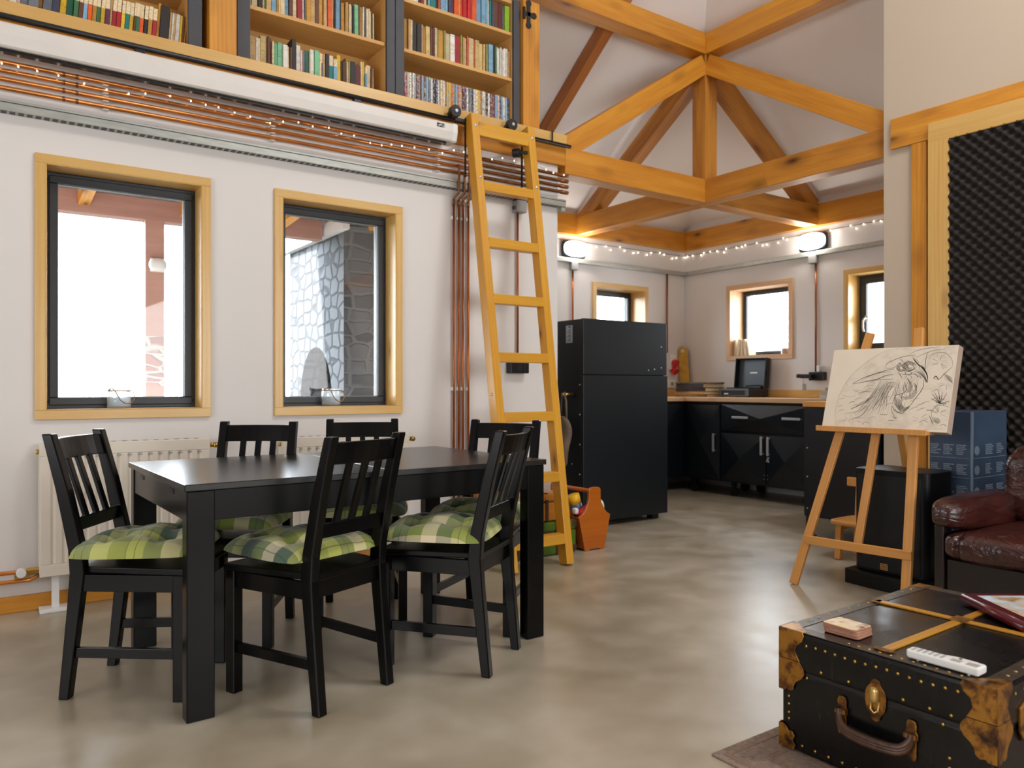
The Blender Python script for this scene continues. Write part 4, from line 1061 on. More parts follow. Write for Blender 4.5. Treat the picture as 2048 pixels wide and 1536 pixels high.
k2b = thing('kitchen_cabinet', 'black steel cabinet run along the kitchen wall, mostly behind the peninsula', 'cabinet', (6.1, 3.4, 0))
carcass(k2b, CX0 + .02, 6.44, 3.27, 3.895)
for y in (3.4, 3.8): caster(k2b, 5.95, y); caster(k2b, 6.35, y)
k3 = thing('kitchen_cabinet', 'dark steel cabinet front in the corner beside the fridge cabinet', 'cabinet', (5.3, 5.6, 0))
carcass(k3, 4.55, CX0 + .012, 5.34, 5.88)
pyramid_panel(k3, 'door', (0, -1, 0), (4.58, 5.34, .155), (1, 0, 0), (0, 0, 1), .58, .715); pyramid_panel(k3, 'door', (0, -1, 0), (5.18, 5.34, .155), (1, 0, 0), (0, 0, 1), .62, .715)
for x in (4.7, 5.6): caster(k3, x, 5.45); caster(k3, x, 5.8)
k4 = thing('kitchen_peninsula', 'plain black steel peninsula unit end behind the easel', 'peninsula', (5.2, 2.95, 0))
MB().box(4.765, 5.84, 2.70, 3.235, .14, .905).build('body', M_steel2, k4, bevel=.003)
for x in (4.79, 5.78):
    for y in (3.205, 2.74): MB().box(x - .02, x + .02, y - .022, y + .022, .008, .14).box(x - .032, x + .032, y - .03, y + .03, 0, .008).build('foot', M_steel2, k4)
MB().box(4.748, 4.765, 2.71, 3.228, .16, .895).build('end_panel', M_steel2, k4, bevel=.003)
for z in (.62, .42, .2): MB().tube([(4.750, 3.20, z), (4.744, 3.20, z)], .005, 8).build('rivet', M_chrome, k4)
MB().box(4.755, 5.90, 2.70, 3.245, .905, .943).build('worktop', M_easel, k4, bevel=.003)
wt = thing('kitchen_worktop', 'long pale pine worktop under the kitchen windows', 'worktop', (6.1, 4.5, .90))
beam('board', (6.14, 3.25, .923), (6.14, 5.885, .923), .60, .042, M_pale, parent=wt)
beam('board', (4.5, 5.60, .923), (5.838, 5.60, .923), .56, .042, M_pale, parent=wt)
beam('splashback', (6.455, 3.25, .982), (6.455, 5.885, .982), .024, .075, M_trim, parent=wt)
beam('splashback', (4.5, 5.885, .982), (6.44, 5.885, .982), .024, .075, M_trim, parent=wt)
# fridge cabinet
fg = thing('fridge_cabinet', 'tall matte black steel fridge cabinet with upper and lower doors behind the ladder', 'fridge', (4.07, 4.65, 0))
MB().box(3.640, 4.50, 4.325, 5.0, .075, 1.545).build('body', M_steel, fg, bevel=.003)
MB().box(3.637, 4.503, 4.295, 4.323, 1.136, 1.548).build('upper_door', M_steel, fg, bevel=.003)
MB().box(3.637, 4.512, 4.295, 4.323, .045, 1.131).build('lower_door', M_steel, fg, bevel=.003)
for x in (3.70, 4.42):
    for y in (4.37, 4.93): MB().box(x - .035, x + .035, y - .03, y + .03, .0, .075).build('foot', M_rubber, fg)
MB().box(3.70, 4.42, 4.36, 4.95, .03, .075).build('plinth', M_rubber, fg)
for x, z in ((4.44, 1.36), (4.30, 1.175), (4.365, 1.183), (4.44, 1.195)): MB().superq((x, 4.294, z), (.006, .003, .006), 1, 1, 6, 8).build('magnet', M_chrome, fg)
for z in (1.06, .84, .62, .40, .20): MB().superq((3.638, 4.338, z), (.003, .006, .006), 1, 1, 6, 8).build('rivet', M_chrome, fg)
for y, z in ((4.50, .71), (4.50, .56), (4.43, .47), (4.55, .40)): MB().superq((3.638, y, z), (.003, .005, .005), 1, 1, 6, 8).build('rivet', M_chrome, fg)
M_label = plain('label_paper', srgb(176, 184, 192), .6)
b = MB().m(0).box(3.6385, 3.640, 4.425, 4.50, 1.375, 1.505); b.m(1)
for k in range(9): b.box(3.6378, 3.6386, 4.435, 4.49 - .012 * (k % 3), 1.387 + k * .0105, 1.391 + k * .0105)
b.box(3.6378, 3.6386, 4.44, 4.468, 1.488, 1.498)
b.build('info_label', [M_label, M_grey], fg)
ck = thing('coat_peg', 'brass peg on the left side of the black fridge cabinet', 'peg', (3.62, 4.42, .985))
MB().tube([(3.639, 4.42, .992), (3.55, 4.42, .988)], .011, 12).superq((3.545, 4.42, .988), (.014, .014, .014), 1, 1, 8, 12).build('shaft', M_brassv, ck, smooth=True)
MB().tube([(3.6395, 4.42, .992), (3.630, 4.42, .992)], .028, 16).build('mount', M_rubber, ck)
bg = thing('cloth_bag', 'taupe cloth bag hanging by its strap from the brass peg', 'bag', (3.56, 4.45, .45))
MB().tube([(3.56, 4.395, .80), (3.558, 4.40, .94), (3.558, 4.42, 1.004), (3.558, 4.445, .98), (3.56, 4.47, .80)], .008, 8).build('strap', M_bag, bg, smooth=True)
def bagf(p): return Vector((p.x + .01 * math.sin(p.z * 22), p.y * (1 + .25 * math.sin(p.z * 9)), p.z))
MB().superq((3.56, 4.44, .64), (.035, .075, .19), .8, .8, fn=bagf).build('pouch', M_bag, bg, smooth=True)
# kitchen wall fittings
def cond(name, label, x0, x1, y0, y1, loc):
    t = thing(name, label, 'trunking', loc); MB().box(x0, x1, y0, y1, 2.276, 2.318).build('channel', M_zinc, t, bevel=.003)
cond('cable_trunking', 'grey cable trunking along the fridge cabinet wall', EX, 6.43, KY - .045, KY, (5, KY, 2.27))
cond('cable_trunking', 'grey cable trunking along the kitchen window wall', KX - .045, KX, 2.05, 5.885, (KX, 4, 2.27))
def bulkhead(label, M):
    t = bpy.data.objects.new('bulkhead_lamp', None); C.objects.link(t); loc, rot, _ = M.decompose(); t.location = loc; t.rotation_euler = rot.to_euler(); tag(t, label, 'lamp', 'kitchen bulkhead lamps')
    # local: x along wall, y out of the wall (negative = into room), z up
    MB().superq((0, -.028, 0), (.150, .028, .088), .35, .75, 12, 32).build('base', M_steel, t, local=True, smooth=True)
    MB().superq((0, -.060, 0), (.138, .060, .076), .75, .75, 16, 32).build('glass', M_lamp, t, local=True, smooth=True)
    MB().box(-.042, .042, -.052, -.002, -.205, -.125).build('terminal_box', M_greyp, t, local=True, bevel=.006)
    return t
bulkhead('lit oval bulkhead lamp above the fridge cabinet', Matrix.Translation((4.848, KY, 2.408)))
bulkhead('lit oval bulkhead lamp above the black wall socket on the kitchen window wall', Matrix.Translation((KX, 4.28, 2.408)) @ RM)
def cpipe(label, x, y, z0, z1):
    t = thing('copper_conduit', label, 'pipe', (x, y, z0)); MB().tube([(x, y, z0), (x, y, z1)], .009, 10).build('tube', M_copper2, t, smooth=True)
cpipe('copper conduit dropping from the left bulkhead lamp behind the fridge cabinet', 4.845, KY - .016, 1.0, 2.203)
cpipe('copper conduit dropping beside the kitchen corner to the red sockets', 6.176, KY - .016, 1.42, 2.278)
cpipe('copper conduit dropping from the right bulkhead lamp to the black socket', KX - .016, 4.262, 1.19, 2.203)
rsk = thing('industrial_socket', 'red industrial power socket pair beside the kitchen corner', 'socket', (6.26, KY, 1.18))
MB().box(6.215, 6.30, KY - .03, KY, 1.235, 1.40).build('box', M_white, rsk, bevel=.005)
MB().tube([(6.258, KY - .03, 1.315), (6.262, KY - .075, 1.295)], [.036, .046], 20).build('upper_cap', M_red, rsk, bevel=.004)
MB().tube([(6.258, KY - .02, 1.245), (6.262, KY - .07, 1.205)], [.030, .040], 20).build('lower_cap', M_red, rsk, bevel=.004)
wsk = thing('wall_socket', 'white wall socket low on the wall beside the record albums', 'socket', (6.235, KY, 1.04))
MB().box(6.19, 6.285, KY - .03, KY, 1.035, 1.125).build('plate', M_white, wsk, bevel=.005)
MB().tube([(6.238, KY - .032, 1.08), (6.238, KY - .029, 1.08)], .022, 16).build('outlet', M_greyp, wsk)
bs = thing('wall_socket', 'black socket with plugged adapter on the kitchen window wall', 'socket', (KX, 4.25, 1.10))
MB().box(KX - .06, KX, 4.155, 4.31, 1.105, 1.185).build('body', M_blk, bs, bevel=.006)
MB().box(KX - .12, KX - .06, 4.25, 4.36, 1.125, 1.165).tube([(KX - .09, 4.37, 1.15), (KX - .09, 4.41, 1.148)], .02, 12).build('adapter', M_blk, bs, bevel=.005)
MB().box(KX - .05, KX - .002, 4.205, 4.235, 1.187, 1.245).build('white_plug', M_white, bs, bevel=.004)
MB().tube([(KX - .07, 4.355, 1.12), (KX - .07, 4.36, 1.085), (KX - .07, 4.352, 1.075)], .003, 6).box(KX - .072, KX - .068, 4.33, 4.365, 1.015, 1.075).build('tag', M_greyp, bs)
# things on the worktop and the kitchen sill
yb = MB(); yp = [(-.052, 0), (.052, 0), (.052, .50)]
for k in range(9): a = PI * k / 8; yp.append((.052 * math.cos(a), .50 + .052 * math.sin(a)))
MYB = Matrix.Translation((6.395, 5.815, .9445)) @ Matrix.Rotation(R(-48), 4, 'Z') @ Matrix.Rotation(R(-4), 4, 'Y') @ Matrix.Rotation(R(-5), 4, 'X') @ Matrix.Rotation(R(90), 4, 'X')
yb.m(0).prism(yp, .022, MYB)
yb.m(1).tube([MYB @ Vector((0, .50, .0225)), MYB @ Vector((0, .50, .028))], .020, 18)
tag(yb.build('wooden_board', [plain('golden_varnish', srgb(196, 150, 40), .35, var=.2, vscale=20), M_chrome]), 'tall golden board with rounded top leaning in the kitchen corner', 'board')
for k, (nm, z0, z1, dx, col, ln_, rz, lb) in enumerate((('record_album', .944, .970, 0, srgb(150, 112, 66), .40, 4, 'worn tan album at the bottom of the stack on the kitchen worktop'),
        ('record_album', .9705, .999, .012, srgb(176, 134, 80), .41, -3, 'ochre album second from the bottom of the stack on the worktop'),
        ('record_album', .9995, 1.038, .0, srgb(48, 38, 32), .38, 2, 'thick dark album second from the top of the worktop stack'),
        ('record_album', 1.0385, 1.080, .008, srgb(38, 32, 30), .37, -2, 'black album near the top of the worktop stack'),
        ('record_album', 1.0805, 1.094, .0, srgb(96, 78, 56), .385, 3, 'thin worn album on top of the worktop stack'))):
    t = thing(nm, lb, 'album', (6.13, 5.38, z0), R(rz), group='old albums stacked on the worktop')
    mm = plain('album_cover', col, .6, var=.25, vscale=30)
    b = MB().box(-.155, .155, -ln_ / 2, ln_ / 2, 0, .003).box(-.155, .155, -ln_ / 2, ln_ / 2, z1 - z0 - .003, z1 - z0).box(-.157, -.150, -ln_ / 2, ln_ / 2, 0, z1 - z0)
    b.build('cover', mm, t, local=True, bevel=.001)
    MB().box(-.150, .148, -ln_ / 2 + .006, ln_ / 2 - .006, .003, z1 - z0 - .003).build('pages', M_paper, t, local=True)
# portable record player
rpv = thing('record_player', 'black suitcase record player with raised lid on the worktop under the window', 'record player', (6.24, 4.915, .944))
TY0, TY1, TX0, TX1 = 4.735, 5.105, 6.09, 6.385
MB().box(TX0, TX1, TY0, TY1, .950, 1.03).build('base', plain('player_vinyl', srgb(34, 34, 36), .5, bmp=.1, bscale=200), rpv, bevel=.008)
MB().box(TX0 - .004, TX0 + .002, TY0 + .004, TY1 - .004, .953, 1.027).build('front_trim', plain('player_grey', srgb(84, 92, 100), .45), rpv, bevel=.004)
MB().box(TX0 - .007, TX0 - .003, TY0 + .05, TY1 - .04, .966, 1.014).build('speaker_grille', M_rubber, rpv, bevel=.006)
MB().box(TX0 - .0085, TX0 - .0068, TY1 - .125, TY1 - .075, .974, .984).build('badge', M_white, rpv)
b = MB().lathe([(.135, 0), (.135, .010), (.005, .010)], (6.24, 4.96, 1.030), 36); b.build('platter', M_rubber, rpv)
MB().tube([(6.33, 4.775, 1.03), (6.33, 4.775, 1.062)], .016, 14).tube([(6.33, 4.775, 1.058), (6.27, 4.79, 1.060), (6.18, 4.85, 1.052)], .006, 8).build('tonearm', M_blk, rpv, smooth=True)
ML = Matrix.Translation((TX1 - .005, 0, 1.032)) @ Matrix.Rotation(R(6), 4, 'Y')
MB().box(0, .010, TY0, TY1, .004, .30, ML).box(-.062, 0, TY0, TY0 + .010, .004, .30, ML).box(-.062, 0, TY1 - .010, TY1, .004, .30, ML).box(-.062, 0, TY0, TY1, .290, .30, ML).build('lid', plain('player_lid', srgb(30, 31, 33), .5), rpv, bevel=.004)
MB().box(-.004, 0, TY0 + .012, TY1 - .012, .008, .288, ML).build('lid_lining', plain('lid_lining_grey', srgb(74, 84, 94), .5), rpv)
MB().box(-.0055, -.004, 4.872, 4.958, .150, .162, ML).build('lid_badge', M_white, rpv)
b = MB().box(-.05, -.02, TY0 - .008, TY0, .11, .17, ML).box(-.05, -.02, TY1, TY1 + .008, .11, .17, ML); b.build('clasp', M_blk, rpv)
for x in (TX0 + .03, TX1 - .03):
    for y in (TY0 + .03, TY1 - .03): MB().tube([(x, y, .9442), (x, y, .951)], .010, 10).build('foot', M_rubber, rpv)
def lying_book(x, y, z0, h_, l_, d_, rz, label, col, cat='book', group=None):
    t = thing('book', label, cat, (x, y, z0), R(rz), group); cm = plain('cloth_cover', col, .5, var=.06)
    MB().box(-d_ / 2, d_ / 2, -l_ / 2, l_ / 2, 0, .003).box(-d_ / 2, d_ / 2, -l_ / 2, l_ / 2, h_ - .003, h_).box(-d_ / 2 - .001, -d_ / 2 + .004, -l_ / 2, l_ / 2, 0, h_).build('cover', cm, t, local=True, bevel=.0015)
    MB().box(-d_ / 2 + .004, d_ / 2 - .004, -l_ / 2 + .004, l_ / 2 - .004, .003, h_ - .003).build('pages', M_paper, t, local=True)
lying_book(6.02, 3.72, .9445, .032, .30, .21, 3, 'white book at the bottom of the pile beside the drawing board', srgb(206, 204, 200), group='pile of pale books on the worktop')
lying_book(6.02, 3.715, .977, .032, .29, .20, -3, 'grey book in the middle of the pile beside the drawing board', srgb(180, 178, 178), group='pile of pale books on the worktop')
lying_book(6.03, 3.70, 1.0095, .030, .26, .19, 2, 'pale grey book on top of the pile beside the drawing board', srgb(170, 166, 166), group='pile of pale books on the worktop')
sz = KW2[2] + .0045
for k, (y, th, ln_, hh, lb) in enumerate(((5.235, .022, 0, .165, 'cream paperback upright at the left end of the kitchen sill'), (5.198, .03, 8, .17, 'thick cream paperback leaning right on the kitchen sill'),
                                       (5.145, .02, -2, .165, 'tan paperback in the middle of the kitchen sill books'), (5.095, .03, -9, .168, 'thick ivory paperback leaning left on the kitchen sill'),
                                       (5.055, .012, -10, .16, 'thin paperback at the right end of the kitchen sill books'))):
    b = MB().m(0).box(-.055, .055, -th / 2, th / 2, 0, hh); b.m(1).box(-.0555, .053, -th / 2 + .002, th / 2 - .002, .003, hh - .003)
    o = b.build('paperback', [M_paper, M_ivory], local=True, bevel=.001)
    o.location = (KX + .08, y, sz + abs(math.sin(R(ln_))) * th / 2 + .0005); o.rotation_euler = (R(ln_), 0, 0); tag(o, lb, 'book', 'paperbacks on the kitchen sill')
bt = thing('soap_bottle', 'clear bottle with a thin pump on the kitchen window sill', 'bottle', (KX + .05, 4.64, sz))
MB().lathe([(.034, 0), (.040, .008), (.040, .085), (.030, .11), (.013, .125), (.013, .145), (.010, .146)], (KX + .05, 4.64, sz), 20).build('bottle', M_jar, bt, smooth=True)
MB().lathe([(.030, 0), (.034, .006), (.034, .055), (.030, .056)], (KX + .05, 4.64, sz + .004), 16).build('contents', plain('amber_soap', srgb(206, 164, 136), .3), bt)
MB().tube([(KX + .05, 4.64, sz + .145), (KX + .05, 4.638, sz + .20), (KX + .05, 4.645, sz + .235), (KX + .05, 4.64, sz + .275)], .0035, 8).tube([(KX + .05, 4.672, sz + .276), (KX + .05, 4.62, sz + .278)], .006, 8).build('pump', M_grey, bt, smooth=True)

# ------------------------------------------------------------------ suitcases and toolbox by the ladder foot
def suitcase(t, x0, x1, y0, y1, z0, z1, mat, lidf):
    zl = z0 + (z1 - z0) * lidf
    MB().box(x0, x1, y0, y1, z0, zl - .002).build('body', mat, t, bevel=.012, seg=3)
    MB().box(x0, x1, y0, y1, zl + .002, z1).build('lid', mat, t, bevel=.014, seg=3)
    MB().box(x0 + .006, x1 - .006, y0 + .006, y1 - .006, zl - .004, zl + .004).build('rim', M_strap, t)
gs = thing('suitcase', 'green suitcase lying on the floor under the tan leather case', 'suitcase', (2.78, 3.92, 0))
suitcase(gs, 2.47, 3.105, 3.735, 4.11, .006, .208, M_caseg, .70)
for x in (2.66, 2.955):
    MB().box(x - .016, x + .016, 3.730, 3.736, .010, .204).box(x - .016, x + .016, 3.733, 4.11, .2075, .2105).build('strap', M_strap, gs, bevel=.001)
for x in (2.475, 3.075):
    for z in (.012, .165): MB().box(x - .008, x + .034, 3.731, 3.770, z, z + .042).build('corner_guard', M_strap, gs, bevel=.008)
for x in (2.52, 3.05):
    for y in (3.78, 4.06): MB().tube([(x, y, 0), (x, y, .007)], .012, 10).build('foot', M_rubber, gs)
os_ = thing('suitcase', 'tan leather case stacked on the green suitcase behind the ladder', 'suitcase', (2.76, 3.92, .211))
suitcase(os_, 2.52, 3.02, 3.755, 4.08, .2115, .385, M_case, .68)
for x in (2.66, 2.885):
    MB().box(x - .010, x + .010, 3.748, 3.756, .213, .345).box(x - .010, x + .010, 3.753, 4.08, .3845, .388).build('strap', M_strap, os_, bevel=.001)
MB().tube([(2.72, 3.752, .36), (2.725, 3.738, .352), (2.77, 3.732, .345), (2.815, 3.738, .352), (2.82, 3.752, .36)], .007, 8).build('handle', M_strap, os_, smooth=True)
MB().box(2.755, 2.785, 3.748, 3.756, .305, .342).build('lock', M_strap, os_, bevel=.002)
for x in (2.53, 2.965): MB().box(x - .006, x + .050, 3.750, 3.775, .285, .352).build('corner_guard', M_strap, os_, bevel=.004)
tl = thing('wooden_toolbox', 'orange varnished wooden toolbox with dowel handle beside the ladder foot', 'toolbox', (3.24, 3.93, 0))
pan = [(-.082, 0), (-.050, 0), (-.035, .008), (.035, .008), (.050, 0), (.082, 0), (.132, .218), (.105, .232), (.080, .260), (.058, .300), (.050, .330), (.050, .385), (.040, .398), (.022, .402), (-.022, .402), (-.040, .398), (-.050, .385), (-.050, .330), (-.058, .300), (-.080, .260), (-.105, .232), (-.132, .218)]
def endpanel(y):
    o = MB().prism([(a, z) for a, z in pan], .018, Matrix(((1, 0, 0, 3.243), (0, 0, 1, y), (0, 1, 0, 0), (0, 0, 0, 1))))
    return o.build('end_panel', M_box, tl, bevel=.004)
endpanel(3.716); endpanel(4.10)
for s in (-1, 1):
    MB().hexa([(3.243 + s * q, y, z) for q, y, z in ((.074, 3.734, .012), (.122, 3.734, .216), (.074, 4.10, .012), (.122, 4.10, .216), (.084, 3.734, .012), (.132, 3.734, .216), (.084, 4.10, .012), (.132, 4.10, .216))]).build('side_board', M_box, tl, bevel=.002)
MB().box(3.165, 3.321, 3.734, 4.10, .012, .024).build('bottom_board', M_box, tl)
MB().tube([(3.243, 3.734, .372), (3.243, 4.10, .372)], .0145, 16).build('dowel', M_box, tl, smooth=True)
ty1 = thing('toy_boot', 'yellow and slate blue toy boot in the toolbox', 'toy', (3.19, 3.83, .18))
MB().tube([(3.160, 3.84, .345), (3.178, 3.835, .290)], [.044, .040], 18).build('yellow_top', M_yel, ty1, smooth=True)
MB().tube([(3.178, 3.835, .290), (3.188, 3.832, .25), (3.205, 3.828, .225), (3.235, 3.822, .216), (3.265, 3.818, .225)], [.041, .042, .043, .036, .022], 16).build('blue_foot', M_blue, ty1, smooth=True)
ty2 = thing('toy_block', 'red crumpled toy in front of the boot in the toolbox', 'toy', (3.21, 3.77, .15))
MB().tube([(3.150, 3.765, .205), (3.172, 3.768, .228), (3.200, 3.768, .248), (3.225, 3.77, .278)], [.020, .034, .030, .014], 14).build('red_body', M_red, ty2, smooth=True)
ty3 = thing('toy_ball', 'mint and white toy ball at the right side of the toolbox', 'ball', (3.30, 3.84, .14))
MB().superq((3.318, 3.80, .262), (.060, .060, .060), 1, 1, 14, 22).build('ball', M_whiteball, ty3, smooth=True)
ty4 = thing('toy_car', 'white toy piece beside the boot in the toolbox', 'toy', (3.15, 3.76, .2))
MB().superq((3.128, 3.775, .252), (.016, .022, .020), .6, .6, 10, 14).build('body', M_white, ty4, smooth=True)

# ------------------------------------------------------------------ easel and drawing
def ez(z): return 3.540 + .226 * z
es = thing('easel', 'beech A-frame easel holding the bird drawing', 'easel', (3.7, 2.18, 0))
beam('leg', (ez(0.003), 2.468, .003), (ez(1.325), 2.215, 1.325), .046, .022, M_easel, parent=es, up=(1, 0, .2))
beam('leg', (ez(0.003), 1.875, .003), (ez(1.335), 1.962, 1.335), .046, .022, M_easel, parent=es, up=(1, 0, .2))
beam('leg', (ez(.24) + .018, 2.152, .24), (ez(1.22) + .004, 2.105, 1.22), .042, .020, M_easel, parent=es, up=(1, 0, .2))
beam('leg', (ez(1.22) + .035, 2.13, 1.24), (4.335, 2.19, .004), .040, .022, M_easel, parent=es, up=(1, 0, .2))
beam('crossbar', (ez(.245) - .016, 2.425, .240), (ez(.255) - .016, 1.865, .252), .018, .044, M_easel, parent=es)
beam('head_bar', (ez(1.19) + .022, 2.26, 1.19), (ez(1.19) + .022, 1.92, 1.19), .018, .05, M_easel, parent=es)
MB().box(3.646, 3.728, 1.830, 2.405, .814, .829).box(3.640, 3.650, 1.830, 2.405, .812, .840).build('ledge', M_easel, es, bevel=.003)
dr = thing('drawing_canvas', 'thick canvas with a graphite drawing of a long-beaked bird and flowers', 'drawing', (3.69, 2.08, .816))
# canvas frame: local x runs right in the picture (toward -y), local y up the leaning face, local z out of the face
CB = Vector((3.676, 2.392, .8300)); ux = Vector((0, -1, 0)); uy = Vector((.118, 0, .42)).normalized(); uz = ux.cross(uy)
MC = Matrix((ux, uy, uz)).transposed().to_4x4(); MC.translation = CB
CW, CHT = .640, .428
MB().m(0).box(0, CW, 0, CHT, -.048, -.0005, MC).build('stretched_edge', M_canvase, dr, bevel=.003)
MB().box(.001, CW - .001, .001, CHT - .001, -.0008, .0003, MC).build('paper', M_canvasf, dr)
MB().box(-.012, .03, -.0, CHT - .006, -.054, -.0485, MC).box(.03, CW - .03, 0.02, CHT - .02, -.054, -.0485, MC).build('backing_board', M_darkwood, dr)
import numpy as np
src = [(30, 1120), (1680, 1210), (1885, 72), (245, 150)]; dst = [(0, 0), (CW, 0), (CW, CHT), (0, CHT)]
Am, bm_ = [], []
for (x, y), (u, v) in zip(src, dst):
    Am += [[x, y, 1, 0, 0, 0, -u * x, -u * y], [0, 0, 0, x, y, 1, -v * x, -v * y]]; bm_ += [u, v]
Hm = np.linalg.solve(np.array(Am, float), np.array(bm_, float))
def hom(p):
    x, y = p; d = Hm[6] * x + Hm[7] * y + 1
    return ((Hm[0] * x + Hm[1] * y + Hm[2]) / d, (Hm[3] * x + Hm[4] * y + Hm[5]) / d)
def smooth(pts, n=6):
    out = []; P = [pts[0]] + list(pts) + [pts[-1]]
    for i in range(1, len(P) - 2):
        p0, p1, p2, p3 = P[i - 1:i + 3]
        for k in range(n):
            t = k / n
            out.append(tuple(.5 * (2 * b + (c - a) * t + (2 * a - 5 * b + 4 * c - d) * t * t + (-a + 3 * b - 3 * c + d) * t ** 3) for a, b, c, d in zip(p0, p1, p2, p3)))
    return out + [pts[-1]]
def stroke(b, pts, wd, lift=.0007):
    P = [hom(p) for p in smooth(pts)]; n = len(P); L_, R_ = [], []
    for i, p in enumerate(P):
        a, c = P[max(i - 1, 0)], P[min(i + 1, n - 1)]; dx, dy = c[0] - a[0], c[1] - a[1]; l = math.hypot(dx, dy) or 1
        w_ = .78 * wd * (.25 + .75 * math.sin(PI * min(.999, max(.001, i / (n - 1)))) ** .7) / 2
        cl = lambda q: (min(CW - .002, max(.002, q[0])), min(CHT - .002, max(.002, q[1])))
        q = cl((p[0] - dy / l * w_, p[1] + dx / l * w_)); r_ = cl((p[0] + dy / l * w_, p[1] - dx / l * w_))
        L_.append(b.bm.verts.new(MC @ Vector((q[0], q[1], lift)))); R_.append(b.bm.verts.new(MC @ Vector((r_[0], r_[1], lift))))
    for i in range(n - 1):
        try: b.bm.faces.new((L_[i], L_[i + 1], R_[i + 1], R_[i]))
        except ValueError: pass
D, Mi, Li = MB(), MB(), MB()
wash = [(205, 1110), (212, 950), (250, 800), (300, 680), (390, 540), (500, 420), (640, 310), (800, 210), (950, 150), (1150, 108), (1400, 95), (1870, 80), (1840, 300), (1760, 750), (1690, 1180), (1000, 1150)]
wb = MB(); wb.bm.faces.new([wb.bm.verts.new(MC @ Vector((min(CW - .003, max(.003, u_)), min(CHT - .003, max(.003, v_)), .00045))) for u_, v_ in map(hom, wash)])
wb.build('graphite_wash', M_canvas, dr)
def st(b, w_, *pts): stroke(b, pts, w_)
st(D, .0042, (455, 576), (600, 500), (760, 448), (900, 405), (1010, 385)); st(D, .0046, (455, 578), (640, 545), (780, 516), (900, 470), (1000, 455))
st(Mi, .003, (560, 545), (700, 470), (850, 430), (980, 425)); st(Mi, .0026, (620, 540), (840, 522), (960, 520), (990, 500))
st(D, .0032, (910, 380), (905, 340), (950, 300), (1060, 255), (1180, 222), (1300, 212)); st(Mi, .003, (905, 382), (1000, 372), (1060, 330), (1100, 310))
for dx in range(0, 5): st(D, .0045, (1262 + dx * 9, 235 + dx * 12), (1300 + dx * 9, 300 + dx * 7), (1370 + dx * 8, 360 + dx * 4), (1430 + dx * 4, 440 + dx * 6), (1450, 520 + dx * 6))
for r_ in (26, 40, 54):
    st(D if r_ > 30 else Mi, .0034, *[(1100 + r_ * math.cos(a), 375 + .8 * r_ * math.sin(a)) for a in [2 * PI * k / 12 for k in range(13)]])
for r_ in (34, 52, 72, 88):
    st(D if r_ > 60 else Mi, .0036, *[(1215 + r_ * math.cos(a), 350 + .66 * r_ * math.sin(a)) for a in [.6 + 2 * PI * k / 14 for k in range(13)]])
st(D, .004, (1150, 400), (1190, 420), (1250, 395), (1290, 370)); st(D, .004, (1060, 330), (1090, 310), (1110, 330))
st(Mi, .003, (1060, 440), (1150, 455), (1240, 440), (1330, 385)); st(Mi, .003, (1130, 520), (1180, 470), (1270, 450), (1330, 480), (1380, 500))
for q in range(6):
    st(Mi, .0026, (1280 + q * 18, 420 - q * 6), (1340 + q * 14, 440 + q * 4), (1400 + q * 8, 500 + q * 8), (1420 + q * 6, 560))
st(D, .0036, (1140, 535), (1152, 600), (1158, 660), (1100, 700), (1020, 722), (985, 790), (960, 840)); st(D, .0036, (1385, 510), (1392, 590), (1345, 680), (1275, 760), (1222, 830), (1170, 880))
st(D, .0045, (950, 850), (990, 905), (1040, 940), (1095, 952), (1120, 930)); st(D, .006, (1112, 935), (1120, 905), (1160, 875), (1200, 865)); st(D, .006, (1120, 930), (1150, 900), (1190, 878))
for q in range(9):
    t_ = q / 8
    st(Mi if q % 2 else D, .0028, (1010 + 80 * t_, 740 + 40 * t_), (1000 + 90 * t_, 820 + 10 * t_), (1040 + 70 * t_, 890 - 20 * t_), (1090 + 40 * t_, 940 - 60 * t_))
    st(Li, .003, (1060 + 40 * t_, 720 + 60 * t_), (1150 + 40 * t_, 740 + 30 * t_), (1230 + 20 * t_, 700 + 50 * t_), (1290 + 20 * t_, 620 + 60 * t_))
    st(Li, .003, (1170 + 22 * t_, 500 + 10 * t_), (1200 + 30 * t_, 560 + 20 * t_), (1180 + 40 * t_, 640 + 20 * t_), (1160 + 10 * t_, 690))
    st(Mi, .0022, (1260 + 12 * t_, 560 + 90 * t_), (1300 - 10 * t_, 600 + 60 * t_), (1290 - 20 * t_, 660 + 50 * t_))
for a_, c_, e_, dk in (((830, 530), (640, 780), (420, 892), 1), ((870, 545), (680, 760), (410, 900), 0), ((905, 548), (740, 720), (560, 850), 0), ((930, 550), (800, 770), (706, 890), 1), ((960, 555), (880, 690), (800, 820), 0),
                      ((1000, 560), (900, 720), (820, 870), 0), ((1045, 560), (985, 690), (930, 790), 0), ((1075, 565), (1040, 660), (1010, 730), 0), ((670, 850), (560, 970), (430, 1032), 1), ((640, 860), (520, 920), (330, 955), 0), ((760, 730), (620, 800), (470, 880), 0)):
    st(D if dk else Mi, .0034 if dk else .0024, a_, c_, e_)
st(Li, .003, (205, 1100), (212, 950), (250, 800), (300, 680), (390, 540), (500, 420), (640, 310), (800, 210), (950, 150), (1150, 108))
st(Li, .003, (400, 530), (380, 570), (400, 610)); st(Li, .0028, (450, 640), (560, 690), (640, 660)); st(Li, .0028, (300, 700), (380, 740), (500, 720))
for k in range(26):
    rr_ = random.Random(40 + k); x = rr_.uniform(230, 900); y = rr_.uniform(560, 1080); l = rr_.uniform(60, 170)
    if x > 215 + max(0, (700 - y)) * .9: st(Li, .0045, (x, y), (x + l * .5, y - l * .25), (x + l, y - l * .2))
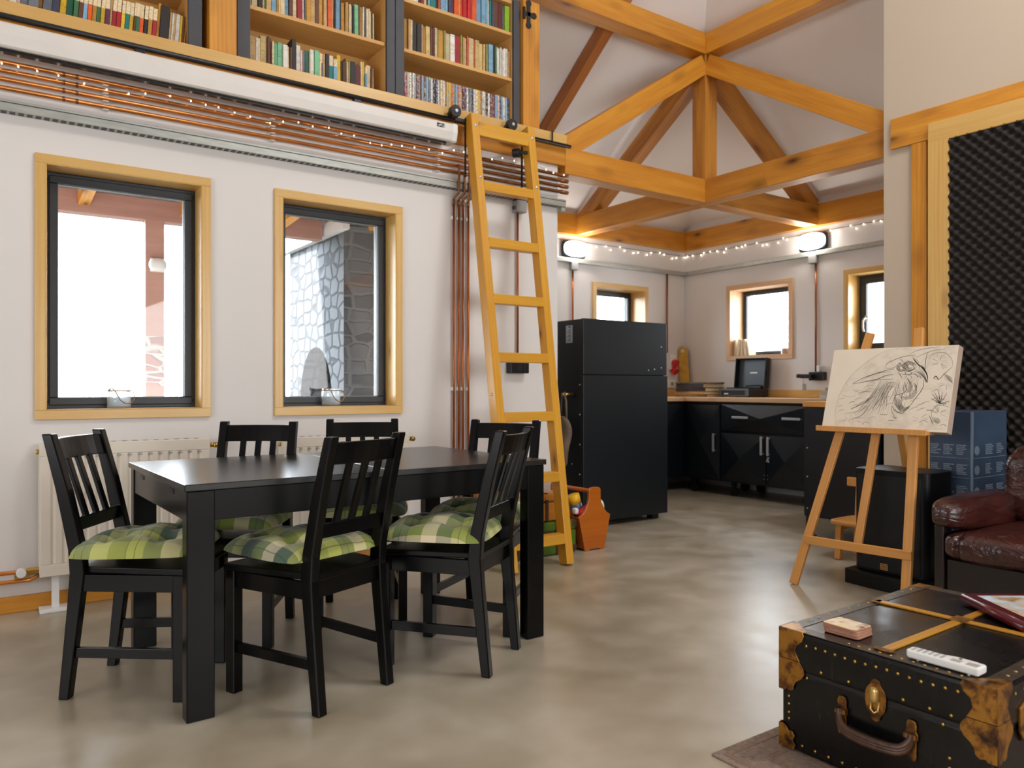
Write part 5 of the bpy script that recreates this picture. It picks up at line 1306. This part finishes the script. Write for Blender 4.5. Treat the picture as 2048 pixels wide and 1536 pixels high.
st(Mi, .003, (1230, 192), (1330, 150), (1480, 120), (1640, 100)); st(Mi, .0028, (1300, 240), (1400, 200), (1540, 150), (1700, 130)); st(D, .003, (1462, 170), (1432, 280), (1420, 400))
st(Mi, .0026, (1480, 260), (1500, 215), (1580, 180), (1700, 180), (1780, 260), (1790, 350)); st(D, .0036, (1785, 355), (1720, 410), (1670, 450), (1600, 515), (1530, 505)); st(D, .006, (1525, 508), (1560, 478), (1595, 520))
for q in range(6): st(Mi, .0024, (1660 + q * 8, 440 + q * 14), (1720 + q * 6, 470 + q * 14), (1780, 500 + q * 15))
for e_ in ((1495, 700), (1530, 680), (1585, 655), (1640, 680), (1700, 690), (1735, 795), (1690, 830), (1480, 760)):
    st(D, .0034, ((1610 + e_[0]) / 2 + 8, (835 + e_[1]) / 2 + 30), ((1612 + e_[0]) / 2, (835 + e_[1]) / 2), e_); st(D, .004, (1600, 830), ((1605 + e_[0]) / 2, (835 + e_[1]) / 2))
st(Mi, .003, (1480, 1000), (1490, 930), (1550, 865), (1640, 850), (1720, 880)); st(Mi, .003, (1480, 990), (1510, 1050), (1570, 1092)); st(D, .004, (1450, 980), (1480, 1050), (1500, 1100)); st(Mi, .003, (1590, 1120), (1640, 1100), (1680, 1130))
for q in range(5): st(Mi, .0028, (1505 + q * 16, 1000 + q * 4), (1525 + q * 16, 1050), (1555 + q * 8, 1085))
st(D, .003, (1410, 912), (1500, 914)); st(Mi, .0028, (795, 965), (900, 966)); st(D, .003, (900, 1040), (985, 1044)); st(Mi, .0028, (950, 860), (960, 940), (1005, 1010)); st(D, .0032, (960, 990), (1000, 1015), (1015, 1000))
st(Li, .003, (320, 1100), (330, 1030), (370, 1010), (410, 1100)); st(Li, .003, (430, 1100), (440, 1050), (540, 1060), (570, 1100)); st(Mi, .0026, (560, 1100), (600, 1060), (660, 1080))
for q in range(10):
    rr_ = random.Random(70 + q); x, y = rr_.uniform(1150, 1560), rr_.uniform(640, 1100); st(Li, .005, (x, y), (x + 60, y - 30), (x + 130, y - 45))
rr_ = random.Random(99)
for k in range(70):      # plumage of the neck, curling down to the left
    x, y = rr_.uniform(1000, 1370), rr_.uniform(480, 900); c_ = 1370 - (y - 480) * .52
    if not (c_ - 330 < x < c_): continue
    st(rr_.choice((Mi, Li, Li)), .0026, (x, y), (x - 22, y + 34), (x - 26, y + 74), (x - 8, y + 104))
for k in range(26):      # long flight feathers
    x = 820 + k * 9; st(rr_.choice((Mi, Li)), .0020, (x, 540 + rr_.uniform(-10, 20)), (x - 90 - k * 1.5, 690 + rr_.uniform(-20, 20)), (x - 260 + k * 5, 840 + rr_.uniform(-30, 40)), (x - 380 + k * 9, 930 + rr_.uniform(-40, 40)))
for k in range(40):      # petals of the flowers to the right
    a = rr_.uniform(0, 2 * PI); cx_, cy_ = rr_.choice(((1620, 300), (1580, 960), (1690, 560), (1330, 1030)))
    st(Li if rr_.random() < .6 else Mi, .0022, (cx_ + 20 * math.cos(a), cy_ + 20 * math.sin(a)), (cx_ + 62 * math.cos(a + .15), cy_ + 62 * math.sin(a + .15)), (cx_ + 118 * math.cos(a + .22), cy_ + 100 * math.sin(a + .22)))
for k in range(24):      # curls around the head
    x, y = rr_.uniform(1040, 1400), rr_.uniform(250, 470); st(rr_.choice((D, Mi)), .0024, (x, y), (x + 26, y + 14), (x + 44, y + 40), (x + 40, y + 66))
for b_, nm, mt in ((D, 'dark_line_work', M_inkd), (Mi, 'line_work', M_ink), (Li, 'faint_line_work', M_inkl)): b_.build(nm, mt, dr, fix=False)

# ------------------------------------------------------------------ child's chair, loudspeaker and blue carton
kc = thing('child_chair', 'small pale wooden child chair half hidden behind the loudspeaker', 'chair', (4.36, 2.62, 0))
MB().superq((4.38, 2.60, .226), (.14, .125, .018), .4, .35, 10, 24).build('seat', M_easel, kc, smooth=True)
for x, y in ((4.275, 2.672), (4.285, 2.525), (4.49, 2.68), (4.49, 2.525)):
    zt = .44 if x > 4.4 else .212
    beam('leg', (x, y, .003), (x + (.03 if x > 4.4 else .012), y - .004, zt), .036, .036, M_easel, parent=kc, up=(1, 0, 0))
beam('backrest', (4.512, 2.755, .448), (4.512, 2.46, .448), .022, .055, M_easel, parent=kc)
beam('side_rail', (4.29, 2.672, .19), (4.49, 2.678, .19), .02, .03, M_easel, parent=kc)
sk = thing('loudspeaker', 'black floor loudspeaker with a small gold badge behind the easel', 'loudspeaker', (3.98, 2.12, .0))
prs = []
def rrect(x0, x1, y0, y1, r_, n=6):
    o = []
    for cx_, cy_, a0 in ((x1 - r_, y1 - r_, 0), (x0 + r_, y1 - r_, 90), (x0 + r_, y0 + r_, 180), (x1 - r_, y0 + r_, 270)):
        for k in range(n + 1): a = R(a0 + 90 * k / n); o.append((cx_ + r_ * math.cos(a), cy_ + r_ * math.sin(a)))
    return o
MB().prism(rrect(3.845, 4.125, 1.925, 2.318, .045), .533, Matrix.Translation((0, 0, .079))).build('cabinet', M_speaker, sk, bevel=.004)
MB().prism(rrect(3.838, 3.875, 1.955, 2.288, .016), .49, Matrix.Translation((0, 0, .095))).build('grille', plain('grille_cloth', srgb(10, 10, 11), .75, bmp=.3, bscale=400), sk)
MB().box(3.8345, 3.8385, 2.122, 2.160, .098, .130).build('badge', M_gold, sk)
b = MB()
for k in range(4): b.box(3.8335, 3.8346, 2.126, 2.156, .102 + k * .007, .105 + k * .007)
b.build('badge_lettering', M_strap, sk)
pln = thing('speaker_plinth', 'low black plinth with curved front under the loudspeaker', 'plinth', (3.98, 2.1, 0))
pp_ = [(3.785 + .020 * math.cos(PI * (k / 12 - .5)) * -1 + .02, 1.865 + .475 * k / 12) for k in range(13)]
poly = [(x, y) for x, y in pp_] + [(4.17, 2.34), (4.17, 1.865)]
MB().prism(poly, .078, Matrix()).build('tray', M_speaker, pln, bevel=.004)
bx = thing('blue_carton', 'tall dark blue carton printed with rows of pale text behind the sofa', 'carton', (4.4, 1.98, 0))
MB().box(4.20, 4.60, 1.878, 2.092, .0, .915).build('carton', M_bluebox, bx, bevel=.004)
MB().box(4.1985, 4.206, 1.873, 1.884, .0, .915).build('edge_tape', plain('pale_blue_film', srgb(120, 140, 160), .3), bx)
rnd = random.Random(9)
bl = MB()
for r_ in range(6):
    z1_ = .742 - r_ * .102 - (.01 if r_ > 1 else 0)
    for c_ in range(3):
        y1_ = 2.086 - c_ * .066
        for k in range(6):
            wv_ = rnd.uniform(.030, .056); bl.box(4.1990, 4.2002, y1_ - wv_, y1_, z1_ - k * .0095 - .006, z1_ - k * .0095)
    bl.box(4.1990, 4.2002, 1.892, 2.088, z1_ - .072, z1_ - .069)
    for c_ in range(3):
        x0_ = 4.225 + c_ * .125
        if c_ == 0:
            bl.prism([(x0_ + .03 + .028 * math.cos(a), z1_ - .03 + .024 * math.sin(a)) for a in [2 * PI * k / 16 for k in range(16)]], .0012, Matrix(((1, 0, 0, 0), (0, 0, 1, 1.8772), (0, 1, 0, 0), (0, 0, 0, 1)))) if r_ < 3 else None
        else:
            for k in range(6):
                wv_ = rnd.uniform(.05, .095); bl.box(x0_, x0_ + wv_, 1.8772, 1.8784, z1_ - k * .0095 - .006, z1_ - k * .0095)
    bl.box(4.215, 4.585, 1.8772, 1.8784, z1_ - .072, z1_ - .069)
bl.build('printed_text', M_print, bx)

# ------------------------------------------------------------------ leather sofa
sf = thing('leather_sofa', 'oxblood leather sofa with dark wooden frame at the right edge', 'sofa', (3.8, 1.0, 0))
def wr(s):
    def f(p):
        n_ = noise.noise(p * 6 + Vector((s, 0, 0))); return p * (1 + .035 * n_)
    return f
def armf(p):
    k = (p.x + .33) / .66
    return Vector((p.x, p.y * (.95 + .12 * k), p.z * (.78 + .30 * k) + .012 - .016 * k + .006 * noise.noise(p * 9)))
MB().superq((3.735, 1.645, .478), (.345, .086, .084), .5, .7, 20, 36, fn=armf).build('armrest', M_leather, sf, smooth=True)
for x, z1_ in ((3.455, .44), (4.12, .44)): MB().box(x - .016, x + .016, 1.652, 1.694, 0, z1_).build('frame_post', M_darkwood, sf, bevel=.006)
MB().box(3.47, 4.13, 1.668, 1.688, .14, .40).build('side_frame', M_darkwood, sf, bevel=.004)
MB().box(3.450, 3.480, -.35, 1.645, .10, .295).build('front_frame', M_darkwood, sf, bevel=.004)
MB().box(3.48, 4.2, -.35, 1.645, .20, .295).build('seat_base', M_darkwood, sf)
for x in (3.48, 4.15): MB().box(x - .025, x + .025, -.32, -.27, 0, .2).build('frame_post', M_darkwood, sf)
def seatf(p):
    g = 0
    for c_ in (-.28, -.14, 0, .14, .28): g += math.exp(-((p.y - c_) / .010) ** 2)
    return Vector((p.x * (1 - .045 * g), p.y, p.z * (1 - .10 * g) + .004 * noise.noise(p * 11)))
for k, yc in enumerate((1.292, .566)):
    MB().superq((3.755, yc, .362), (.385, .360, .074), .5, .22, 24, 160, fn=seatf).build('seat_cushion', M_leather, sf, smooth=True)
    def backf(p):
        z = p.z; crease = math.exp(-((z - .02) / .022) ** 2) + .6 * math.exp(-((z - .14) / .02) ** 2)
        return Vector((p.x * (1 - .16 * crease) + .12 * (z + .2), p.y * (1 - .03 * crease), z + .006 * noise.noise(p * 10)))
    MB().superq((4.02, yc - .005, .60), (.135, .345, .20), .5, .35, 40, 60, fn=backf).build('back_cushion', M_leather, sf, smooth=True)
MB().box(4.17, 4.20, -.35, 1.62, .10, .70).build('back_frame', M_darkwood, sf, bevel=.004)

# ------------------------------------------------------------------ rug, trunk and the things on it
rg = thing('rug', 'taupe woven rug under the black trunk', 'rug', (2.6, .4, 0))
MB().box(1.70, 3.35, -.9, 1.452, 0, .007).build('pile', M_rug, rg, bevel=.003)
b = MB()
for q in (.022, .10, .18, .26):
    x0, x1, y0, y1 = 1.70 + q, 3.35 - q, -.9 + q, 1.452 - q
    for a_ in ((x0, x1, y0, y0 + .018), (x0, x1, y1 - .018, y1), (x0, x0 + .018, y0 + .0182, y1 - .0182), (x1 - .018, x1, y0 + .0182, y1 - .0182)): b.box(*a_, .0072, .0085)
b.build('woven_border', M_rugd, rg)
tk = thing('steamer_trunk', 'worn black steamer trunk with tarnished brass corners on the rug', 'trunk', (1.905, 1.085, .0085), R(1.2))
TLN, THW = .815, .285
def tbox(nm, x0, x1, y0, y1, z0, z1, mt, bv=0, seg=2): return MB().box(x0, x1, y0, y1, z0, z1).build(nm, mt, tk, bevel=bv, seg=seg, local=True)
tbox('body', .004, TLN - .004, -THW + .004, THW - .004, 0, .226, M_trunk, .010, 3)
tbox('lid', 0, TLN, -THW, THW, .229, .341, M_trunk, .013, 3)
tbox('lid_seam', .006, TLN - .006, -THW + .006, THW - .006, .222, .233, M_rubber)
b = MB(); e_ = .045
for a_ in ((.002, e_, -THW + .002, THW - .002), (TLN - e_, TLN - .002, -THW + .002, THW - .002), (e_, TLN - e_, -THW + .002, -THW + e_), (e_, TLN - e_, THW - e_, THW - .002)): b.box(*a_, .3400, .3425)
b.build('edge_binding', M_trunke, tk, local=True, bevel=.0015)
def slat(p0, p1, wd):
    o = beam('wooden_slat', p0, p1, wd, .006, M_slat, bevel=.002); o.parent = tk
slat((.035, 0, .3440), (TLN - .035, 0, .3440), .026); slat((.475, -THW + .03, .3445), (.475, THW - .03, .3445), .026)
b = MB().box(.445, .505, -.024, .024, .347, .3485).box(.028, .050, -.026, .026, .345, .3475)
for y in (-THW + .035, THW - .035): b.box(.452, .498, y - .012, y + .012, .345, .3475)
b.build('slat_clip', M_tbrass, tk, bevel=.001, local=True)
def plate(outl, at, nrm, side, th=.003, nm='brass_corner'):
    # outline in (w, z) laid on a face: at = corner point (x, y), side = direction of w, nrm = outward normal
    s_, n_ = Vector((*side, 0)), Vector((*nrm, 0)); M = Matrix((s_, Vector((0, 0, 1)), n_)).transposed().to_4x4(); M.translation = Vector((at[0], at[1], 0))
    MB().prism(outl, th, M).build(nm, M_tbrass, tk, bevel=.0012, local=True)
UP = [(-.001, .344), (.074, .344), (.079, .332), (.072, .316), (.056, .302), (.052, .284), (.060, .268), (.066, .258), (-.001, .258)]
LO = [(-.001, .2565), (.066, .2565), (.078, .240), (.080, .226), (.072, .212), (.056, .200), (.048, .188), (.046, .176), (.036, .168), (.024, .172), (.018, .166), (-.001, .166)]
BT_ = [(-.001, .004), (.046, .004), (.052, .018), (.044, .030), (.050, .044), (.042, .056), (.030, .054), (.022, .066), (.010, .070), (-.001, .066)]
for (cx_, cy_, n1, s1, n2, s2) in ((0, -THW, (-1, 0), (0, 1), (0, -1), (1, 0)), (0, THW, (-1, 0), (0, -1), (0, 1), (1, 0)), (TLN, -THW, (1, 0), (0, 1), (0, -1), (-1, 0)), (TLN, THW, (1, 0), (0, -1), (0, 1), (-1, 0))):
    for ol, dd in ((UP, 0), (LO, .001), (BT_, 0)):
        plate(ol, (cx_, cy_), n1, s1); plate(ol, (cx_, cy_), n2, s2)
    s = (1 if cx_ == 0 else -1, 1 if cy_ < 0 else -1)
    q = [(0, 0), (.074, 0), (.078, .012), (.058, .030), (.046, .046), (.030, .060), (.012, .078), (0, .074)]
    MB().prism([(cx_ + s[0] * a_, cy_ + s[1] * c_) for a_, c_ in q], .0035, Matrix.Translation((0, 0, .3405))).build('brass_corner', M_tbrass, tk, bevel=.0012, local=True)
lk = [(0, .278), (.010, .275), (.015, .262), (.024, .250), (.028, .236), (.027, .214), (.024, .198), (.015, .186), (.010, .172), (0, .168)]
lkp = lk + [(-a_, z) for a_, z in lk[::-1][1:-1]]
M_ = Matrix(((0, 0, -1, .001), (-1, 0, 0, 0), (0, 1, 0, 0), (0, 0, 0, 1)))
LK = MB().prism(lkp, .004, M_).build('lock_plate', M_tbrass, tk, bevel=.0012, local=True)
MB().superq((-.007, 0, .238), (.010, .012, .022), .7, .7, 10, 16).tube([(-.004, -.010, .222), (-.008, -.010, .200), (-.009, 0, .192), (-.008, .010, .200), (-.004, .010, .222)], .003, 8).build('hasp', plain('pale_brass', srgb(206, 172, 104), .3, .7), LK, local=True, smooth=True)
for y in (.092, -.092):
    br = [(0, .205), (.009, .203), (.013, .192), (.012, .178), (.016, .170), (.016, .160), (.012, .154), (.012, .112), (.009, .104), (0, .102)]
    brp = [(a_ - y, z) for a_, z in br] + [(-a_ - y, z) for a_, z in br[::-1][1:-1]]
    MB().prism(brp, .004, M_).box(-.014, -.003, y - .015, y + .015, .160, .172).build('handle_bracket', M_tbrass, tk, bevel=.0012, local=True)
pts = [(-.010, .096, .166), (-.014, .093, .150), (-.022, .082, .135), (-.030, .060, .127), (-.034, 0, .124), (-.030, -.060, .127), (-.022, -.082, .135), (-.014, -.093, .150), (-.010, -.096, .166)]
hb = MB(); pts = smooth(pts, 5)
MH = Matrix.Diagonal((1, 1, 1, 1))
for dz_ in (-.007, 0, .007): hb.tube([(p[0], p[1], p[2] + dz_) for p in pts], .0085, 10)
hb.build('carry_handle', M_handle, tk, smooth=True, local=True)
RV = {}
def rivet(x, y, z, n_):
    if n_ not in RV:
        RV[n_] = MB().superq((0, 0, 0), tuple(.0018 + .0026 * (1 - abs(c_)) for c_ in n_), 1, 1, 6, 8).build('rivet', M_brassv, tk, local=True, smooth=True); o = RV[n_]
    else:
        o = RV[n_].copy(); C.objects.link(o); o.parent = tk
    o.location = (x, y, z)
for k in range(15):
    y = THW - .085 - k * (2 * THW - .17) / 14; rivet(0, y, .308 + .0015 * math.sin(k), (1, 0, 0))
    if k % 1 == 0: rivet(.020, y, .343, (0, 0, 1)) if k > 3 else None
for y in (.155, .075, -.070, -.135, -.185): rivet(0, y, .247, (1, 0, 0))
for y in (.20, -.165): rivet(.003, y, .218, (1, 0, 0))
for z in (.150, .128, .104, .086): rivet(.003, THW - .028, z, (1, 0, 0))
for z in (.142, .118): rivet(.003, -THW + .105, z, (1, 0, 0))
for k in range(12): rivet(.003, THW - .07 - k * .04, .022, (1, 0, 0))
for k in range(12):
    rivet(.11 + k * .055, THW - .02, .343, (0, 0, 1)); rivet(.11 + k * .045, -THW + .02, .343, (0, 0, 1)); rivet(.10 + k * .05, -THW, .308, (0, 1, 0))
# side latch on the end face toward the viewer's right
plate([(.115, .270), (.150, .282), (.175, .270), (.178, .215), (.160, .190), (.150, .178), (.135, .190), (.115, .215)], (0, -THW), (0, -1), (1, 0), .006, 'side_latch')
TZ = .0085 + .3425
cdt = (2.004, 1.226, TZ + .0003); 
for k in range(4):
    t = thing('picture_coaster', ('picture coaster on top of the small stack on the trunk', 'second coaster from the top of the small stack on the trunk', 'third coaster from the top of the small stack on the trunk', 'bottom coaster of the small stack on the trunk')[k], 'coaster', (cdt[0] + .0015 * (k % 2), cdt[1] - .001 * k, cdt[2] + (3 - k) * .0065), R(-2 + 1.5 * k), 'coasters stacked on the trunk')
    MB().prism(rrect(-.042, .042, -.052, .052, .012), .006).build('cork_base', plain('coaster_edge', srgb(172, 120, 96), .6), t, local=True, bevel=.0015)
    MB().prism(rrect(-.0405, .0405, -.0505, .0505, .011), .0004, Matrix.Translation((0, 0, .0059))).build('picture', M_card, t, local=True)
rm = thing('remote_control', 'white remote control lying on the trunk in front of the album', 'remote', (1.959, .937, TZ + .0045), R(1))
rp_ = [(-.0235, -.085), (.0235, -.085), (.0275, -.06), (.0275, -.015), (.018, .010), (.018, .080), (.012, .088), (-.018, .088), (-.0235, .080)]
MB().prism(rp_, .020).build('body', M_white, rm, bevel=.005, seg=3, local=True)
M_btn = plain('grey_button', srgb(176, 178, 178), .5); M_lcd = plain('remote_display', srgb(178, 172, 160), .3)
for r_ in range(6):
    for c_ in range(3): MB().box(-.017 + c_ * .010, -.010 + c_ * .010, .070 - r_ * .014, .078 - r_ * .014, .0198, .0212).build('button', M_btn, rm, bevel=.001, local=True)
MB().box(-.016, .004, -.040, -.016, .0198, .0206).box(-.016, .006, -.078, -.052, .0198, .0206).build('button_panel', M_lcd, rm, local=True)
MB().box(.010, .018, -.032, -.026, .0198, .0206).build('indicator', M_blk, rm, local=True)
for x in (-.014, .014):
    for y in (-.06, .06): MB().tube([(x, y, -.004), (x, y, .002)], .003, 8).build('foot', M_white, rm, local=True)
al = thing('photo_album', 'maroon bound photo album with a picture on its cover, lying on the trunk', 'album', (2.485, 1.055, TZ + .0035), R(-35.5))
MB().box(0, .225, -.15, .15, .0, .0035).box(0, .225, -.15, .15, .0265, .030).build('cover', M_maroon, al, bevel=.0015, local=True)
MB().tube([(.004, -.15, .015), (.004, .15, .015)], .0152, 16).build('spine', M_maroon, al, smooth=True, local=True)
MB().box(.012, .220, -.146, .146, .0035, .0265).build('pages', M_paper, al, local=True)
MB().box(.030, .195, -.115, .125, .0298, .0304).build('cover_picture', M_photo, al, local=True)
